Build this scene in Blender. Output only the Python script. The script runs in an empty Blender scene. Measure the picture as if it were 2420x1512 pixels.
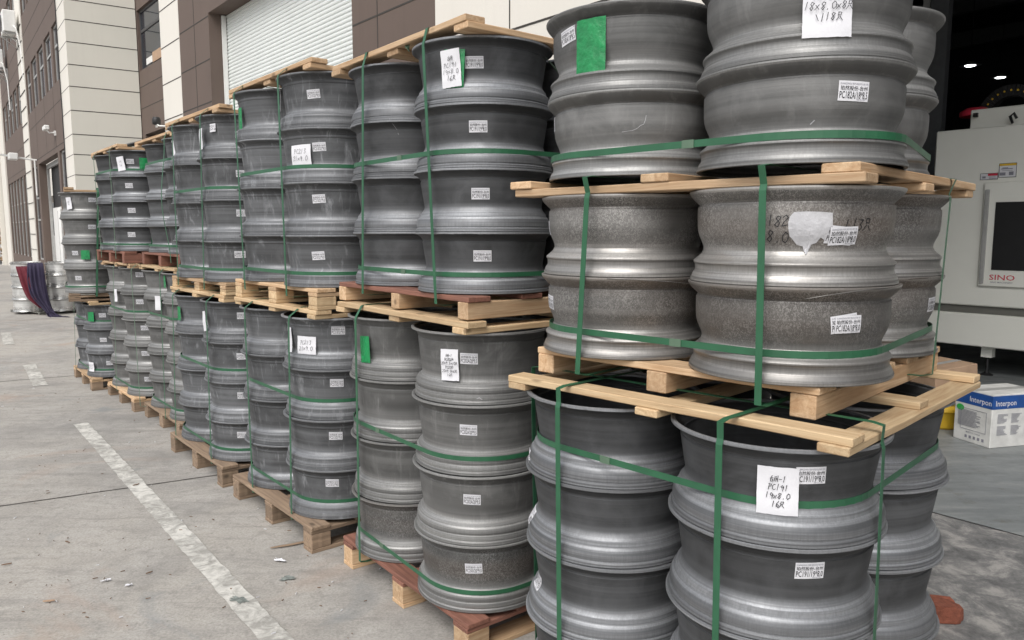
import bpy, bmesh, math, random
from mathutils import Vector, Matrix
random.seed(7)
R = math.radians
S = bpy.context.scene
COL = S.collection

# ------------------------------------------------------------ camera, sky, sun, exposure
CAMH = 1.5
PITCH = R(6.65)
FPX, CX, CY = 1779.0, 1210.0, 756.0      # focal length and centre in survey pixels (photo at 2420 x 1512)
cam = bpy.data.objects.new('camera', bpy.data.cameras.new('camera'))
COL.objects.link(cam)
cam.location = (0, 0, CAMH)
cam.rotation_euler = (R(90) - PITCH, 0, 0)
cam.data.sensor_width = 36
cam.data.lens = 36 * FPX / 2420
cam.data.clip_start = 0.05
cam.data.clip_end = 1000
S.camera = cam
SUN_AZ, SUN_EL = -158, 52
w = bpy.data.worlds.new('World'); S.world = w; w.use_nodes = True
nt = w.node_tree
bgn = nt.nodes['Background']
sky = nt.nodes.new('ShaderNodeTexSky'); sky.sky_type = 'NISHITA'; sky.sun_disc = False
sky.sun_elevation = R(SUN_EL); sky.sun_rotation = R(SUN_AZ)
sky.air_density = 1.0; sky.dust_density = 4.0; sky.ozone_density = 1.0
hs = nt.nodes.new('ShaderNodeHueSaturation'); hs.inputs['Saturation'].default_value = 0.22
nt.links.new(sky.outputs[0], hs.inputs['Color']); nt.links.new(hs.outputs[0], bgn.inputs['Color'])
bgn.inputs['Strength'].default_value = 0.15
sl = bpy.data.lights.new('sun', 'SUN'); sl.energy = .9; sl.angle = R(40); sl.color = (1, .96, .9)
so = bpy.data.objects.new('sun', sl); COL.objects.link(so)
sd = Vector((math.sin(R(SUN_AZ)) * math.cos(R(SUN_EL)), math.cos(R(SUN_AZ)) * math.cos(R(SUN_EL)), math.sin(R(SUN_EL))))
so.rotation_euler = sd.to_track_quat('Z', 'Y').to_euler()
S.view_settings.view_transform = 'Standard'; S.view_settings.look = 'None'
S.view_settings.gamma = 1; S.view_settings.use_curve_mapping = False
S.view_settings.exposure = 0.5

# ------------------------------------------------------------ small helpers
def ray(px, py):
    u = (px - CX) / FPX; v = -(py - CY) / FPX
    return Vector((u, math.cos(PITCH) + v * math.sin(PITCH), -math.sin(PITCH) + v * math.cos(PITCH)))
def at_z(px, py, z):
    r = ray(px, py); t = (z - CAMH) / r.z
    return Vector((r.x * t, r.y * t, z))
def azv(a):
    return Vector((math.sin(R(a)), math.cos(R(a)), 0))
def tag(o, label=None, cat=None, group=None, kind=None):
    if label: o['label'] = label
    if cat: o['category'] = cat
    if group: o['group'] = group
    if kind: o['kind'] = kind
    return o
def empty(name, loc=(0, 0, 0), rz=0.0, parent=None):
    o = bpy.data.objects.new(name, None); COL.objects.link(o)
    o.location = loc; o.rotation_euler = (0, 0, rz); o.empty_display_size = .1
    if parent: o.parent = parent
    return o
def link(name, me, parent=None, mat=None):
    o = bpy.data.objects.new(name, me); COL.objects.link(o)
    if mat and not me.materials: me.materials.append(mat)
    if parent: o.parent = parent
    return o
class MB:
    def __init__(s): s.v = []; s.f = []; s.mi = []
    def add(s, vs, fs, m=0):
        b = len(s.v); s.v += [tuple(p) for p in vs]; s.f += [tuple(i + b for i in f) for f in fs]; s.mi += [m] * len(fs)
    def box(s, x0, x1, y0, y1, z0, z1, m=0):
        v = [(x, y, z) for z in (z0, z1) for y in (y0, y1) for x in (x0, x1)]
        s.add(v, [(0, 2, 3, 1), (4, 5, 7, 6), (0, 1, 5, 4), (2, 6, 7, 3), (0, 4, 6, 2), (1, 3, 7, 5)], m)
    def tube(s, pts, r, n=8, m=0, cap=True):
        rings = []
        for i, p in enumerate(pts):
            p = Vector(p)
            d = (Vector(pts[min(i + 1, len(pts) - 1)]) - Vector(pts[max(i - 1, 0)])).normalized()
            a = Vector((0, 0, 1)) if abs(d.z) < .9 else Vector((1, 0, 0))
            u = d.cross(a).normalized(); q = d.cross(u)
            rr = r[i] if isinstance(r, (list, tuple)) else r
            rings.append([p + (u * math.cos(2 * math.pi * k / n) + q * math.sin(2 * math.pi * k / n)) * rr for k in range(n)])
        b = len(s.v); s.v += [tuple(x) for rg in rings for x in rg]
        fs = []
        for i in range(len(rings) - 1):
            for k in range(n):
                fs.append((b + i * n + k, b + i * n + (k + 1) % n, b + (i + 1) * n + (k + 1) % n, b + (i + 1) * n + k))
        if cap:
            fs.append(tuple(b + k for k in range(n))[::-1]); fs.append(tuple(b + (len(rings) - 1) * n + k for k in range(n)))
        s.f += fs; s.mi += [m] * len(fs)
    def lathe(s, prof, n=48, m=0, cx=0, cy=0, closed=False):
        b = len(s.v)
        for (r, z) in prof:
            for k in range(n):
                a = 2 * math.pi * k / n; s.v.append((cx + r * math.cos(a), cy + r * math.sin(a), z))
        L = len(prof); fs = []
        for i in range(L if closed else L - 1):
            j = (i + 1) % L
            for k in range(n):
                q = (k + 1) % n; fs.append((b + i * n + k, b + i * n + q, b + j * n + q, b + j * n + k))
        s.f += fs; s.mi += [m] * len(fs)
    def mesh(s, name, mats=(), smooth=False, bevel=0):
        me = bpy.data.meshes.new(name); me.from_pydata(s.v, [], s.f)
        for m in mats: me.materials.append(m)
        if len(mats) > 1:
            me.polygons.foreach_set('material_index', s.mi)
        bm = bmesh.new(); bm.from_mesh(me)
        bmesh.ops.recalc_face_normals(bm, faces=bm.faces)
        if bevel:
            bmesh.ops.bevel(bm, geom=list(bm.edges), offset=bevel, segments=1, affect='EDGES', profile=.7)
        bm.to_mesh(me); bm.free()
        if smooth:
            me.polygons.foreach_set('use_smooth', [True] * len(me.polygons))
        me.update()
        return me
    def build(s, name, mat, parent=None, smooth=False, bevel=0):
        mats = mat if isinstance(mat, (list, tuple)) else (mat,)
        return link(name, s.mesh(name, mats, smooth, bevel), parent)

# ------------------------------------------------------------ materials
def newmat(name):
    m = bpy.data.materials.new(name); m.use_nodes = True
    return m, m.node_tree, m.node_tree.nodes['Principled BSDF']
class G:                                    # tiny node-graph helper
    def __init__(s, nt): s.nt = nt
    def n(s, t, **k):
        x = s.nt.nodes.new('ShaderNode' + t)
        for a, b in k.items(): setattr(x, a, b)
        return x
    def l(s, a, b): s.nt.links.new(a, b)
    def put(s, sock, v):
        if hasattr(v, 'links'): s.l(v, sock)
        else: sock.default_value = v
    def math(s, op, a, b=0.0, c=None, clamp=False):
        x = s.n('Math', operation=op, use_clamp=clamp); s.put(x.inputs[0], a); s.put(x.inputs[1], b)
        if c is not None: s.put(x.inputs[2], c)
        return x.outputs[0]
    def coords(s, kind='Object', scale=(1, 1, 1), rnd=0.0):
        tc = s.n('TexCoord'); o = tc.outputs[kind]
        mp = s.n('Mapping'); mp.inputs['Scale'].default_value = scale
        if rnd:
            oi = s.n('ObjectInfo'); v = s.n('VectorMath', operation='SCALE')
            cb = s.n('CombineXYZ')
            r1 = s.math('MULTIPLY', oi.outputs['Random'], 37.0); r2 = s.math('MULTIPLY', oi.outputs['Random'], 91.0)
            s.l(r1, cb.inputs[0]); s.l(r2, cb.inputs[1]); s.l(r1, cb.inputs[2])
            s.l(cb.outputs[0], v.inputs[0]); v.inputs[3].default_value = rnd
            ad = s.n('VectorMath', operation='ADD'); s.l(o, ad.inputs[0]); s.l(v.outputs[0], ad.inputs[1]); o = ad.outputs[0]
        s.l(o, mp.inputs['Vector']); return mp.outputs[0]
    def noise(s, vec, scale, detail=4, rough=.55, dist=0.0):
        x = s.n('TexNoise'); s.l(vec, x.inputs['Vector']); x.inputs['Scale'].default_value = scale
        x.inputs['Detail'].default_value = detail; x.inputs['Roughness'].default_value = rough
        x.inputs['Distortion'].default_value = dist; return x.outputs['Fac']
    def ramp(s, fac, stops, interp='LINEAR'):
        x = s.n('ValToRGB'); x.color_ramp.interpolation = interp; e = x.color_ramp.elements
        while len(e) < len(stops): e.new(.5)
        for el, (p, c) in zip(e, stops):
            el.position = p; el.color = c if len(c) == 4 else (*c, 1)
        s.l(fac, x.inputs[0]); return x.outputs[0]
    def rr(s, fac, a, b, c=0.0, d=1.0):
        x = s.n('MapRange'); s.l(fac, x.inputs[0])
        for i, v in enumerate((a, b, c, d)): x.inputs[i + 1].default_value = v
        return x.outputs[0]
    def mix(s, fac, a, b, mode='MIX'):
        x = s.n('Mix', data_type='RGBA', blend_type=mode); s.put(x.inputs[0], fac)
        for sock, v in ((x.inputs[6], a), (x.inputs[7], b)):
            if hasattr(v, 'links'): s.l(v, sock)
            else: sock.default_value = (*v, 1) if len(v) == 3 else v
        return x.outputs[2]
    def bump(s, h, strength, dist, bsdf):
        x = s.n('Bump'); s.l(h, x.inputs['Height']); x.inputs['Strength'].default_value = strength
        x.inputs['Distance'].default_value = dist; s.l(x.outputs[0], bsdf.inputs['Normal'])
def plain(name, col, rough=.6, metal=0.0, var=.12, scale=12, bump=0.0, rnd=1.0):
    m, t, b = newmat(name); g = G(t)
    c = g.coords(rnd=rnd); f = g.noise(c, scale, 6, .6)
    lo = tuple(x * (1 - var) for x in col); hi = tuple(min(1, x * (1 + var)) for x in col)
    g.l(g.ramp(f, [(.3, lo), (.7, hi)]), b.inputs['Base Color'])
    b.inputs['Roughness'].default_value = rough; b.inputs['Metallic'].default_value = metal
    if bump: g.bump(f, bump, .01, b)
    return m
def wheel_mat(name, dark, mid, flare, tint, rough=.5, metal=.5, speck=0.0, drip=0.0, brown=0.0):
    """oxidised aluminium: turned bands, mottling, machined lower flange, vertical dribbles"""
    m, t, b = newmat(name); g = G(t)
    oc = g.coords(rnd=.31); gen = g.n('TexCoord').outputs['Generated']
    sep = g.n('SeparateXYZ'); g.l(gen, sep.inputs[0]); z = sep.outputs[2]
    mp = g.n('Mapping'); g.l(oc, mp.inputs[0]); mp.inputs['Scale'].default_value = (.35, .35, 38)
    bands = g.noise(mp.outputs[0], 1.0, 4, .6, .25)
    mp3 = g.n('Mapping'); g.l(oc, mp3.inputs[0]); mp3.inputs['Scale'].default_value = (.7, .7, 9)
    wide = g.noise(mp3.outputs[0], 1.0, 2, .5, .3)
    mott = g.noise(oc, 9, 8, .62, .6)
    base = g.mix(g.rr(bands, .37, .63), tuple(dark * x for x in tint), tuple(mid * x for x in tint))
    base = g.mix(g.rr(wide, .35, .65, 0, .75), base, tuple(.55 * dark * x + .1 * mid * x for x in tint))
    base = g.mix(g.rr(mott, .45, .72, 0, .6), base, tuple(mid * 1.15 * x for x in tint))
    # machined flare: lower third lighter, finely turned
    zz = g.math('ADD', z, g.math('MULTIPLY', g.math('SUBTRACT', mott, .5), .07))
    fl = g.ramp(zz, [(0, (.7,) * 3), (.03, (.85,) * 3), (.22, (.9,) * 3), (.3, (1,) * 3), (.345, (.6,) * 3), (.41, (.12,) * 3), (.50, (0,) * 3), (.955, (0,) * 3), (.966, (.8,) * 3), (1, (.8,) * 3)])  # upper stops lighten the lip edge, painting in light from above
    mp2 = g.n('Mapping'); g.l(oc, mp2.inputs[0]); mp2.inputs['Scale'].default_value = (190, 190, 6)
    brush = g.noise(mp2.outputs[0], 1.0, 4, .65, .3)
    mp4 = g.n('Mapping'); g.l(oc, mp4.inputs[0]); mp4.inputs['Scale'].default_value = (.8, .8, 150)
    rings = g.noise(mp4.outputs[0], 1.0, 3, .6, .1)
    flc = g.mix(g.rr(brush, .3, .7), tuple(flare * .78 * x for x in tint), tuple(flare * 1.08 * x for x in tint))
    flc = g.mix(g.rr(rings, .4, .6, 0, .75), flc, tuple(flare * .5 * x for x in tint))
    flc = g.mix(g.rr(mott, .5, .7, 0, .35), flc, tuple(flare * .55 * x for x in tint))
    col = g.mix(fl, base, flc)
    # dark line where the machined step starts and at the seat
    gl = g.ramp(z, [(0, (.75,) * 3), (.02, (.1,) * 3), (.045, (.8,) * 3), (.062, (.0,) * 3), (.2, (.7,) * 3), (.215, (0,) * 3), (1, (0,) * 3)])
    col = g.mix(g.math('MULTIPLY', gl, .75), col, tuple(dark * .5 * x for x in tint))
    # overhang shade painted as a dark band under the upper lip, ragged edge
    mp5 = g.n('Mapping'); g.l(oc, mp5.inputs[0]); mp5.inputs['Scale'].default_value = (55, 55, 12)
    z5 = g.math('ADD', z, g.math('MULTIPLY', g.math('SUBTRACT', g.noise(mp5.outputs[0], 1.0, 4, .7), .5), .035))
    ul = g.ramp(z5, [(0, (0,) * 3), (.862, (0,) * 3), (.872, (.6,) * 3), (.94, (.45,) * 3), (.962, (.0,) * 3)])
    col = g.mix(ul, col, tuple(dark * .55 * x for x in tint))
    if drip:
        mpd = g.n('Mapping'); g.l(oc, mpd.inputs[0]); mpd.inputs['Scale'].default_value = (26, 26, 5)
        d = g.noise(mpd.outputs[0], 1.0, 5, .65, .9)
        dm = g.math('MULTIPLY', g.rr(d, .54, .72, 0, drip), g.rr(mott, .38, .6))
        col = g.mix(dm, col, tuple(mid * 2.1 * x for x in tint))
    if speck:
        mps = g.n('Mapping'); g.l(oc, mps.inputs[0]); mps.inputs['Scale'].default_value = (1, 1, .7)
        s1 = g.noise(mps.outputs[0], 210, 3, .6, 1.6)
        big = g.noise(oc, 6, 3, .5)
        sm = g.math('MULTIPLY', g.rr(s1, .49, .57, 0, speck), g.rr(big, .3, .68))
        sm = g.math('MULTIPLY', sm, g.rr(z, .2, .42))
        col = g.mix(sm, col, tuple(mid * 2.2 * x for x in tint))
    if brown:
        bn = g.math('MULTIPLY', g.rr(wide, .42, .6, 0, brown), g.rr(z, .3, .5))
        col = g.mix(bn, col, (.16, .115, .085))
    oi = g.n('ObjectInfo')
    hv = g.n('HueSaturation'); g.l(col, hv.inputs['Color']); g.l(g.rr(oi.outputs['Random'], 0, 1, .82, 1.16), hv.inputs['Value'])
    g.l(hv.outputs[0], b.inputs['Base Color'])
    g.l(g.math('MULTIPLY_ADD', fl, .22, metal), b.inputs['Metallic'])
    g.l(g.math('ADD', g.math('MULTIPLY', fl, -.13), g.math('ADD', g.rr(mott, .3, .7, -.08, .1), rough)), b.inputs['Roughness'])
    h = g.math('ADD', g.math('MULTIPLY', bands, .6), g.math('MULTIPLY', g.noise(oc, 60, 4, .6), .35))
    h = g.math('ADD', h, g.math('MULTIPLY', rings, .35))
    g.bump(h, .35, .004, b)
    return m
def wood_mat(name, light, dark, knots=True):
    m, t, b = newmat(name); g = G(t)
    oc = g.coords(rnd=.7)
    mp = g.n('Mapping'); g.l(oc, mp.inputs[0]); mp.inputs['Scale'].default_value = (1.6, 26, 26)
    gr = g.noise(mp.outputs[0], 1.6, 8, .62, 1.4)
    fine = g.n('Mapping'); g.l(oc, fine.inputs[0]); fine.inputs['Scale'].default_value = (8, 220, 220)
    fg = g.noise(fine.outputs[0], 1.0, 3, .6)
    big = g.noise(oc, 3.2, 4, .6)
    col = g.mix(g.rr(gr, .36, .66), light, dark)
    col = g.mix(g.rr(fg, .55, .75, 0, .35), col, tuple(x * .62 for x in dark))
    col = g.mix(g.rr(big, .55, .75, 0, .5), col, tuple(x * .8 for x in dark))
    vo = g.n('TexVoronoi'); mv = g.n('Mapping'); g.l(oc, mv.inputs[0]); mv.inputs['Scale'].default_value = (5, 11, 11)
    g.l(mv.outputs[0], vo.inputs['Vector']); vo.inputs['Scale'].default_value = 1.0
    if knots: col = g.mix(g.rr(vo.outputs['Distance'], .07, .15, .75, 0), col, tuple(x * .35 for x in dark))
    oi = g.n('ObjectInfo'); hv = g.n('HueSaturation'); g.l(col, hv.inputs['Color'])
    g.l(g.rr(oi.outputs['Random'], 0, 1, .78, 1.15), hv.inputs['Value']); g.l(hv.outputs[0], b.inputs['Base Color'])
    b.inputs['Roughness'].default_value = .75
    g.bump(g.math('ADD', gr, fg), .35, .003, b)
    return m
def wall_mat(name, col, speck=.1, streak=.12, rough=.75):
    m, t, b = newmat(name); g = G(t)
    c = g.coords()
    n1 = g.noise(c, .9, 6, .6); mp = g.n('Mapping'); g.l(c, mp.inputs[0]); mp.inputs['Scale'].default_value = (5, 5, .35)
    st = g.noise(mp.outputs[0], 1.3, 5, .6); n3 = g.noise(c, 130, 3, .7)
    k = g.mix(g.rr(n1, .35, .7), col, tuple(x * (1 - streak) for x in col))
    k = g.mix(g.rr(st, .55, .75, 0, .6), k, tuple(x * (1 - streak * 1.8) for x in col))
    k = g.mix(g.rr(n3, .35, .65, 0, 1), tuple(x * (1 - speck) for x in col), k, 'MIX') if speck else k
    g.l(k, b.inputs['Base Color']); b.inputs['Roughness'].default_value = rough
    g.bump(n3, .15, .002, b)
    return m
M = {}
cool = (.95, .98, 1.03); neut = (1, 1, .985); warm = (1.06, 1.0, .93)
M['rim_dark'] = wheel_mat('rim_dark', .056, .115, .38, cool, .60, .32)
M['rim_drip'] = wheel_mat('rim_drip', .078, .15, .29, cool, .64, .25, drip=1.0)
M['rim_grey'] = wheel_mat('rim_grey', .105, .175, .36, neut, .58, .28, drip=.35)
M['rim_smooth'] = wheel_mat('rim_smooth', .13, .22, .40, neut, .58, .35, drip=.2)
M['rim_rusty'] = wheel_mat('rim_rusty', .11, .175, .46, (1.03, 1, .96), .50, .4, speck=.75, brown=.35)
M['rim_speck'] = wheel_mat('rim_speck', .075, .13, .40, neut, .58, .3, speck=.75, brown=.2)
M['rim_silver'] = wheel_mat('rim_silver', .55, .7, .8, (1, 1, .98), .35, .5)
M['pine'] = wood_mat('pine', (.60, .43, .27), (.42, .26, .14))
M['pine_pale'] = wood_mat('pine_pale', (.61, .46, .28), (.45, .30, .165))
M['wood_old'] = wood_mat('wood_old', (.30, .215, .145), (.18, .125, .085))
M['wood_red'] = wood_mat('wood_red', (.26, .115, .08), (.15, .065, .045), True)
M['strap'] = plain('strap', (.024, .105, .052), .4, var=.15)
M['strap_grey'] = plain('strap_grey', (.09, .15, .10), .5)
M['tape'] = plain('tape', (.010, .21, .065), .34, var=.25, scale=30, bump=.5)
M['paper'] = plain('paper', (.66, .66, .69), .7, var=.03, scale=9, bump=.4)
M['paper_thin'] = plain('paper_thin', (.47, .47, .49), .7, var=.12, scale=40, bump=.4)
M['ink'] = plain('ink', (.012, .012, .016), .6)
M['ink_grey'] = plain('ink_grey', (.22, .22, .26), .6)
M['white_wall'] = wall_mat('white_wall', (.72, .69, .63), .06, .06)
M['beige_wall'] = wall_mat('beige_wall', (.66, .64, .57), .06, .08)
M['brown_wall'] = wall_mat('brown_wall', (.134, .098, .081), .14, .18)
M['seam'] = plain('seam', (.05, .045, .04), .9)
M['glass'] = plain('glass', (.03, .035, .045), .08, var=.4, scale=2)
M['frame_grey'] = plain('frame_grey', (.35, .35, .34), .45)
M['black'] = plain('black', (.012, .012, .013), .5)
M['dark_metal'] = plain('dark_metal', (.06, .06, .063), .5)
M['shutter'] = plain('shutter', (.70, .73, .71), .42, var=.04, scale=2)
M['white_paint'] = plain('white_paint', (.74, .74, .72), .45, var=.05)
M['machine'] = plain('machine', (.78, .78, .72), .38, var=.03, scale=2)
M['machine_dark'] = plain('machine_dark', (.14, .14, .125), .45, var=.05)
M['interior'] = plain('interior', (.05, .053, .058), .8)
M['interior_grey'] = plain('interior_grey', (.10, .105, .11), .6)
M['red'] = plain('red', (.55, .03, .06), .5)
M['yellow'] = plain('yellow', (.65, .42, .03), .5)
M['carton'] = plain('carton', (.40, .27, .18), .85)
M['carton_white'] = plain('carton_white', (.62, .62, .60), .55, var=.16, scale=9, bump=.2)
M['carton_blue'] = plain('carton_blue', (.018, .075, .27), .45, var=.15)
M['green_ink'] = plain('green_ink', (.03, .35, .06), .5)
M['brick'] = plain('brick', (.19, .06, .035), .9, var=.3, scale=40, bump=.8)
M['cloth_red'] = plain('cloth_red', (.10, .008, .018), .85, var=.2)
M['cloth_purple'] = plain('cloth_purple', (.022, .016, .042), .85, var=.25)
M['splinter'] = plain('splinter', (.15, .09, .055), .85, var=.4, scale=3)
m, t, b = newmat('lamp_glow'); b.inputs['Emission Color'].default_value = (.95, 1, 1, 1); b.inputs['Emission Strength'].default_value = 14
M['lamp_glow'] = m

def concrete_mat():
    m, t, b = newmat('concrete'); g = G(t)
    c = g.coords()
    a = g.noise(c, .55, 8, .62, .5); b2 = g.noise(c, 3.1, 8, .65, .4); fine = g.noise(c, 90, 6, .7)
    mp = g.n('Mapping'); g.l(c, mp.inputs[0]); mp.inputs['Rotation'].default_value = (0, 0, R(38)); mp.inputs['Scale'].default_value = (1.2, 7, 1)
    br = g.noise(mp.outputs[0], 1.7, 7, .65, .8)
    col = g.mix(g.rr(a, .38, .62), (.41, .384, .346), (.262, .252, .238))
    col = g.mix(g.rr(b2, .42, .68, 0, .75), col, (.44, .42, .39))
    col = g.mix(g.rr(br, .5, .72, 0, .55), col, (.20, .19, .178))
    col = g.mix(g.rr(g.noise(c, 17, 8, .72, .5), .5, .68, 0, .55), col, (.19, .18, .165))
    col = g.mix(g.rr(fine, .42, .7, .0, .5), col, (.13, .12, .11))
    # paint-dust stains: bluish grey and rusty patches
    s1 = g.noise(c, 1.35, 5, .6, 1.2); col = g.mix(g.rr(s1, .6, .7, 0, .5), col, (.17, .19, .20))
    s2 = g.noise(g.coords(rnd=0, scale=(1.1, 1.4, 1)), .9, 5, .65, .7); col = g.mix(g.rr(s2, .58, .72, 0, .5), col, (.34, .24, .18))
    # darker oily apron in front of the warehouse door
    tc = g.n('TexCoord'); sp = g.n('SeparateXYZ'); g.l(tc.outputs['Object'], sp.inputs[0])
    near = g.math('ADD', g.math('MULTIPLY', sp.outputs[0], .766), g.math('MULTIPLY', sp.outputs[1], .643))
    alongr = g.math('SUBTRACT', g.math('MULTIPLY', sp.outputs[0], .643), g.math('MULTIPLY', sp.outputs[1], .766))
    mk = g.math('MULTIPLY', g.rr(near, 1.7, 2.8), g.rr(alongr, -2.6, -1.5))
    nn = g.noise(c, 7, 9, .75, .4)
    oil = g.ramp(nn, [(.36, (.06, .062, .065)), (.5, (.14, .14, .14)), (.62, (.30, .29, .275))])
    col = g.mix(g.math('MULTIPLY', mk, .9), col, oil)
    pit = g.n('TexVoronoi'); g.l(c, pit.inputs['Vector']); pit.inputs['Scale'].default_value = 26
    pm = g.math('MULTIPLY', g.rr(pit.outputs['Distance'], .05, .1, .7, 0), g.rr(b2, .5, .55))
    col = g.mix(pm, col, (.09, .08, .07))
    g.l(col, b.inputs['Base Color']); b.inputs['Roughness'].default_value = .88
    g.bump(g.math('ADD', g.math('MULTIPLY', fine, .4), g.math('MULTIPLY', b2, .8)), .35, .01, b)
    return m
M['concrete'] = concrete_mat()
def epoxy_mat():
    m, t, b = newmat('epoxy'); g = G(t); c = g.coords()
    mp = g.n('Mapping'); g.l(c, mp.inputs[0]); mp.inputs['Rotation'].default_value = (0, 0, R(-20)); mp.inputs['Scale'].default_value = (1, 5, 1)
    a = g.noise(mp.outputs[0], 1.6, 8, .65, .8); f = g.noise(c, 6, 7, .7)
    col = g.ramp(a, [(.3, (.13, .142, .145)), (.55, (.20, .213, .215)), (.75, (.29, .295, .285))])
    col = g.mix(g.rr(f, .58, .7, 0, .5), col, (.10, .085, .06))
    g.l(col, b.inputs['Base Color']); g.l(g.rr(f, .3, .7, .35, .6), b.inputs['Roughness']); return m
M['epoxy'] = epoxy_mat()
def paint_mat():
    m, t, b = newmat('road_paint'); g = G(t); c = g.coords()
    n = g.noise(c, 12, 9, .72, 1.2); n2 = g.noise(c, 2.0, 4, .6)
    v = g.math('ADD', n, g.math('MULTIPLY', g.math('SUBTRACT', n2, .5), .5))
    mp = g.n('Mapping'); g.l(c, mp.inputs[0]); mp.inputs['Rotation'].default_value = (0, 0, R(-20)); mp.inputs['Scale'].default_value = (9, 16, 1)
    sc = g.noise(mp.outputs[0], 1.5, 8, .72, .5)
    col = g.mix(g.rr(v, .40, .62), (.31, .30, .275), (.59, .575, .535))
    col = g.mix(g.rr(sc, .52, .64, 0, .85), col, (.25, .24, .22))
    g.l(col, b.inputs['Base Color']); b.inputs['Roughness'].default_value = .85
    g.bump(v, .4, .004, b); return m
M['road_paint'] = paint_mat()
M['stain_green'] = plain('stain_green', (.19, .21, .195), .9, var=.5, scale=45)

# ------------------------------------------------------------ building frames: x runs towards the camera's right along the facade, y goes into the building
LL = azv(-40); NN = azv(50)
FAC_ROT = math.atan2(-LL.y, -LL.x)
def holes_wall(mb, s0, s1, z0, z1, holes, d0=0.0, d1=.3, m=0):
    """wall from s0..s1 (metres left of the frame origin; local x = -s) with rectangular holes (s0,s1,z0,z1)"""
    ss = sorted({s0, s1} | {v for h in holes for v in h[:2] if s0 < v < s1}); zs = sorted({z0, z1} | {v for h in holes for v in h[2:] if z0 < v < z1})
    solid = {}
    for i in range(len(ss) - 1):
        for j in range(len(zs) - 1):
            cs = (ss[i] + ss[i + 1]) / 2; cz = (zs[j] + zs[j + 1]) / 2
            solid[i, j] = not any(h[0] < cs < h[1] and h[2] < cz < h[3] for h in holes)
    def q(a, b_, c, d): mb.add([a, b_, c, d], [(0, 1, 2, 3)], m)
    for (i, j), s in solid.items():
        if not s: continue
        a, b_, c, d = -ss[i], -ss[i + 1], zs[j], zs[j + 1]
        q((a, d0, c), (b_, d0, c), (b_, d0, d), (a, d0, d)); q((a, d1, c), (a, d1, d), (b_, d1, d), (b_, d1, c))
        if not solid.get((i - 1, j)): q((a, d0, c), (a, d0, d), (a, d1, d), (a, d1, c))
        if not solid.get((i + 1, j)): q((b_, d0, c), (b_, d1, c), (b_, d1, d), (b_, d0, d))
        if not solid.get((i, j - 1)): q((a, d0, c), (a, d1, c), (b_, d1, c), (b_, d0, c))
        if not solid.get((i, j + 1)): q((a, d0, d), (b_, d0, d), (b_, d1, d), (a, d1, d))
def seams(parent, spec, mat='seam', d=-.002, hw=.008):
    for k, a, b_, c in spec:                     # ('h', s0, s1, z) or ('v', z0, z1, s)
        mb = MB()
        if k == 'h': mb.box(-b_, -a, d, .0005, c - hw, c + hw)
        else: mb.box(-c - .006, -c + .006, d, .0005, a, b_)
        mb.build('panel_seam', M[mat], parent)
def window(parent, s0, s1, z0, z1, d=.28, bars=(), name='window', mat='frame_grey'):
    f = MB(); t = .05
    f.box(-s1, -s0, d, d + .05, z1 - t, z1); f.box(-s1, -s0, d, d + .05, z0, z0 + t)
    f.box(-s1, -s1 + t, d, d + .05, z0 + t, z1 - t); f.box(-s0 - t, -s0, d, d + .05, z0 + t, z1 - t)
    for zb in bars: f.box(-s1 + t, -s0 - t, d, d + .05, zb - .03, zb + .03)
    fo = f.build(name, M[mat], parent)
    p = MB(); p.box(-s1 + t, -s0 - t, d + .02, d + .03, z0 + t, z1 - t); p.build('pane', M['glass'], fo)
    return fo

# ------------------------------------------------------------ ground
def sheet(name, pts, z, mat, kind='structure'):
    me = bpy.data.meshes.new(name); me.from_pydata([(p[0], p[1], z) for p in pts], [], [tuple(range(len(pts)))]); me.materials.append(M[mat])
    o = link(name, me); tag(o, kind=kind); return o
sheet('ground', [(-250, -150), (250, -150), (250, 350), (-250, 350)], 0, 'concrete')
def band(p0, p1, wd, z, name, mat, n=40, jag=.004):
    p0 = Vector(p0); p1 = Vector(p1); d = (p1 - p0); L = d.length; d.normalize(); q = Vector((-d.y, d.x))
    n = max(4, int(L / .05)); rnd = random.Random(3)
    le = [p0 + d * L * i / n + q * (wd / 2 + rnd.uniform(-jag, jag)) for i in range(n + 1)]
    ri = [p0 + d * L * i / n - q * (wd / 2 + rnd.uniform(-jag, jag)) for i in range(n + 1)]
    me = bpy.data.meshes.new(name); me.from_pydata([(*v, z) for v in le + ri], [], [(i, i + 1, n + 2 + i, n + 1 + i) for i in range(n)])
    me.materials.append(M[mat]); o = link(name, me); return tag(o, kind='structure')
band((-3.40, 5.80), (-.42, 2.06), .100, .004, 'painted_line', 'road_paint')
band((-5.50, 8.46), (-4.63, 7.27), .12, .004, 'painted_line', 'road_paint')
band((-7.6, 11.2), (-6.75, 10.0), .12, .004, 'painted_line', 'road_paint')
for a, b_ in (((-9, .65), (2.2, 6.72)), ((-9, 12.5), (-3, 16.0)), ((-9.0, 5.3), (-3.9, 8.2))):
    band(a, b_, .012, .0025, 'ground_joint', 'seam', jag=.002)
o = 3.95
P = lambda s, d: (LL * s + NN * d)
sheet('warehouse_floor', [P(13.5, 4.24)[:2], P(-14, 4.24)[:2], P(-14, 32)[:2], P(13.5, 32)[:2]], .006, 'epoxy')
def blot(name, c, rx, ry, ang, mat, z=.0045, n=26, seed=1):
    rnd = random.Random(seed); pts = []
    for i in range(n):
        a = 2 * math.pi * i / n; k = 1 + rnd.uniform(-.35, .3); x, y = rx * math.cos(a) * k, ry * math.sin(a) * k
        pts.append((c[0] + x * math.cos(ang) - y * math.sin(ang), c[1] + x * math.sin(ang) + y * math.cos(ang)))
    return sheet(name, pts, z, mat)
blot('paint_stain', at_z(565, 1420, 0)[:2], .045, .022, -.5, 'stain_green', .0065)
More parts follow.
